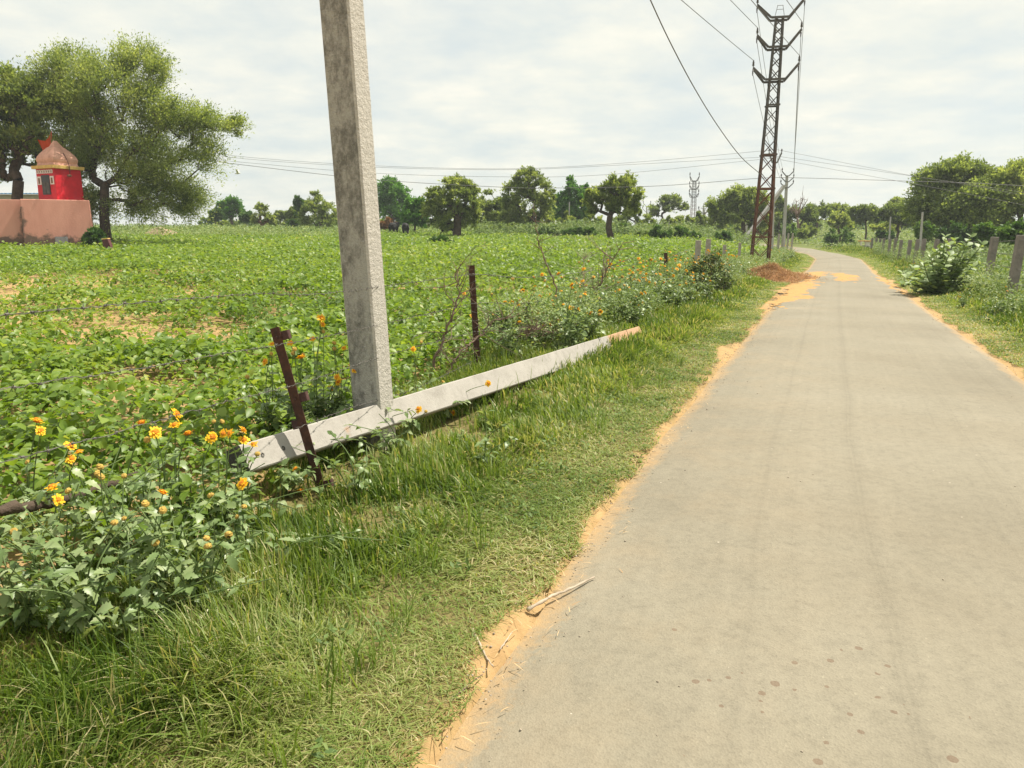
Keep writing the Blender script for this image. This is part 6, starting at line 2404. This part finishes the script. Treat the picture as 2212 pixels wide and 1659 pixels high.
cow('black cow seen from behind beneath the brown dried-out bush', 851, 505, 72, R(80))
cow('black cow standing before the shorter bright green tree', 876, 510, 69, R(100))
cow('black cow with a white rump beside the thick khejri trunk', 968, 512, 66, R(12), True)
bc = dp(514, 375, 48)
t = empty('bird', bc, 'small white bird flying right of the big feathery tree', 'bird')
mb = MB()
mb.tube([bc + np.array([x, 0, z]) for x, z in ((-0.2, -0.02), (-0.1, 0), (0, 0.01), (0.08, 0.02), (0.13, 0.03), (0.17, 0.02))], [0.01, 0.035, 0.045, 0.035, 0.028, 0.008], 8)
mb.build('body', M['bird'], t, smooth=True)
for s in (-1, 1):
    mb = MB()
    vs = [bc + np.array(p) for p in ((0.06, 0.02 * s, 0.02), (-0.07, 0.02 * s, 0.02), (0.06, 0.12 * s, 0.14), (-0.06, 0.12 * s, 0.13), (-0.02, 0.26 * s, 0.27), (-0.05, 0.25 * s, 0.26))]
    mb.add(vs, [(0, 1, 3, 2), (2, 3, 5, 4)])
    o = mb.build('wing', M['bird'], t)
    o.modifiers.new('thick', 'SOLIDIFY').thickness = 0.008


# ------------------------------------------------------------------ light, sky, camera
SUN_EL = R(60)
SX, SY = 0.90, 0.34
SUN_ROT = math.atan2(SX, SY)
sl = bpy.data.lights.new('sun', 'SUN')
sl.energy = 5.0
sl.angle = R(0.6)
sl.color = (1.0, 0.94, 0.82)
so = bpy.data.objects.new('sun', sl)
link(so)
sv = Vector((math.sin(SUN_ROT) * math.cos(SUN_EL), math.cos(SUN_ROT) * math.cos(SUN_EL), math.sin(SUN_EL)))
so.rotation_euler = sv.to_track_quat('Z', 'Y').to_euler()

wd = bpy.data.worlds.new('World')
SC.world = wd
wd.use_nodes = True
nt = wd.node_tree
bg = nt.nodes['Background']
sky = nt.nodes.new('ShaderNodeTexSky')
sky.sky_type = 'NISHITA'
sky.sun_disc = False
sky.sun_elevation = SUN_EL
sky.sun_rotation = SUN_ROT
sky.air_density = 1.0
sky.dust_density = 2.0
tc = nt.nodes.new('ShaderNodeTexCoord').outputs['Generated']
sx = nt.nodes.new('ShaderNodeSeparateXYZ')
nt.links.new(tc, sx.inputs[0])
zz = math_(nt, 'ADD', math_(nt, 'MAXIMUM', sx.outputs[2], 0.0), 0.16)
cb = nt.nodes.new('ShaderNodeCombineXYZ')
nt.links.new(math_(nt, 'DIVIDE', sx.outputs[0], zz), cb.inputs[0])
nt.links.new(math_(nt, 'DIVIDE', sx.outputs[1], zz), cb.inputs[1])
n1 = noise(nt, cb.outputs[0], 1.15, 9, 0.58)
n2 = noise(nt, cb.outputs[0], 0.5, 4, 0.5)
cover = math_(nt, 'ADD', math_(nt, 'MULTIPLY', n1, 0.65), math_(nt, 'MULTIPLY', n2, 0.5))
cover = math_(nt, 'MULTIPLY_ADD', cover, 5.0, -2.2, clamp=True)
cover = math_(nt, 'MULTIPLY_ADD', cover, 0.18, 0.82)
n3 = noise(nt, cb.outputs[0], 2.3, 8, 0.6)
ccol = ramp(nt, n3, [(0.32, (5.0, 5.4, 5.25)), (0.47, (5.6, 5.8, 5.4)), (0.60, (6.2, 6.2, 5.55)), (0.72, (6.8, 6.6, 5.8))])
nt.links.new(mix(nt, cover, sky.outputs[0], ccol), bg.inputs[0])
bg.inputs[1].default_value = 0.1

HAZE = 0.0006
if HAZE:
    mb = MB()
    mb.box((0, 60, 9.0), (900, 700, 24.0))
    hm = bpy.data.materials.new('thin_haze')
    hm.use_nodes = True
    hn = hm.node_tree
    hn.nodes.clear()
    pv = hn.nodes.new('ShaderNodeVolumePrincipled')
    pv.inputs['Color'].default_value = (0.86, 0.92, 0.95, 1)
    pv.inputs['Density'].default_value = HAZE
    pv.inputs['Anisotropy'].default_value = 0.2
    ho = hn.nodes.new('ShaderNodeOutputMaterial')
    hn.links.new(pv.outputs[0], ho.inputs['Volume'])
    tag(mb.build('haze', hm), kind='stuff')

cam = bpy.data.cameras.new('camera')
cam.sensor_width = 36
cam.lens = 36 * F / 2212
cam.clip_start = 0.05
cam.clip_end = 5000
co_ = bpy.data.objects.new('camera', cam)
link(co_)
co_.location = (0, 0, CAMZ)
co_.rotation_euler = (math.pi / 2 - PIT, 0, 0)
SC.camera = co_
SC.view_settings.view_transform = 'Standard'
SC.view_settings.look = 'None'
SC.view_settings.exposure = 0.62
SC.view_settings.gamma = 1.0
SC.render.resolution_x = 1024
SC.render.resolution_y = 768
SC.cycles.max_bounces = 6
SC.cycles.diffuse_bounces = 3
SC.cycles.transmission_bounces = 4
SC.cycles.use_denoising = True
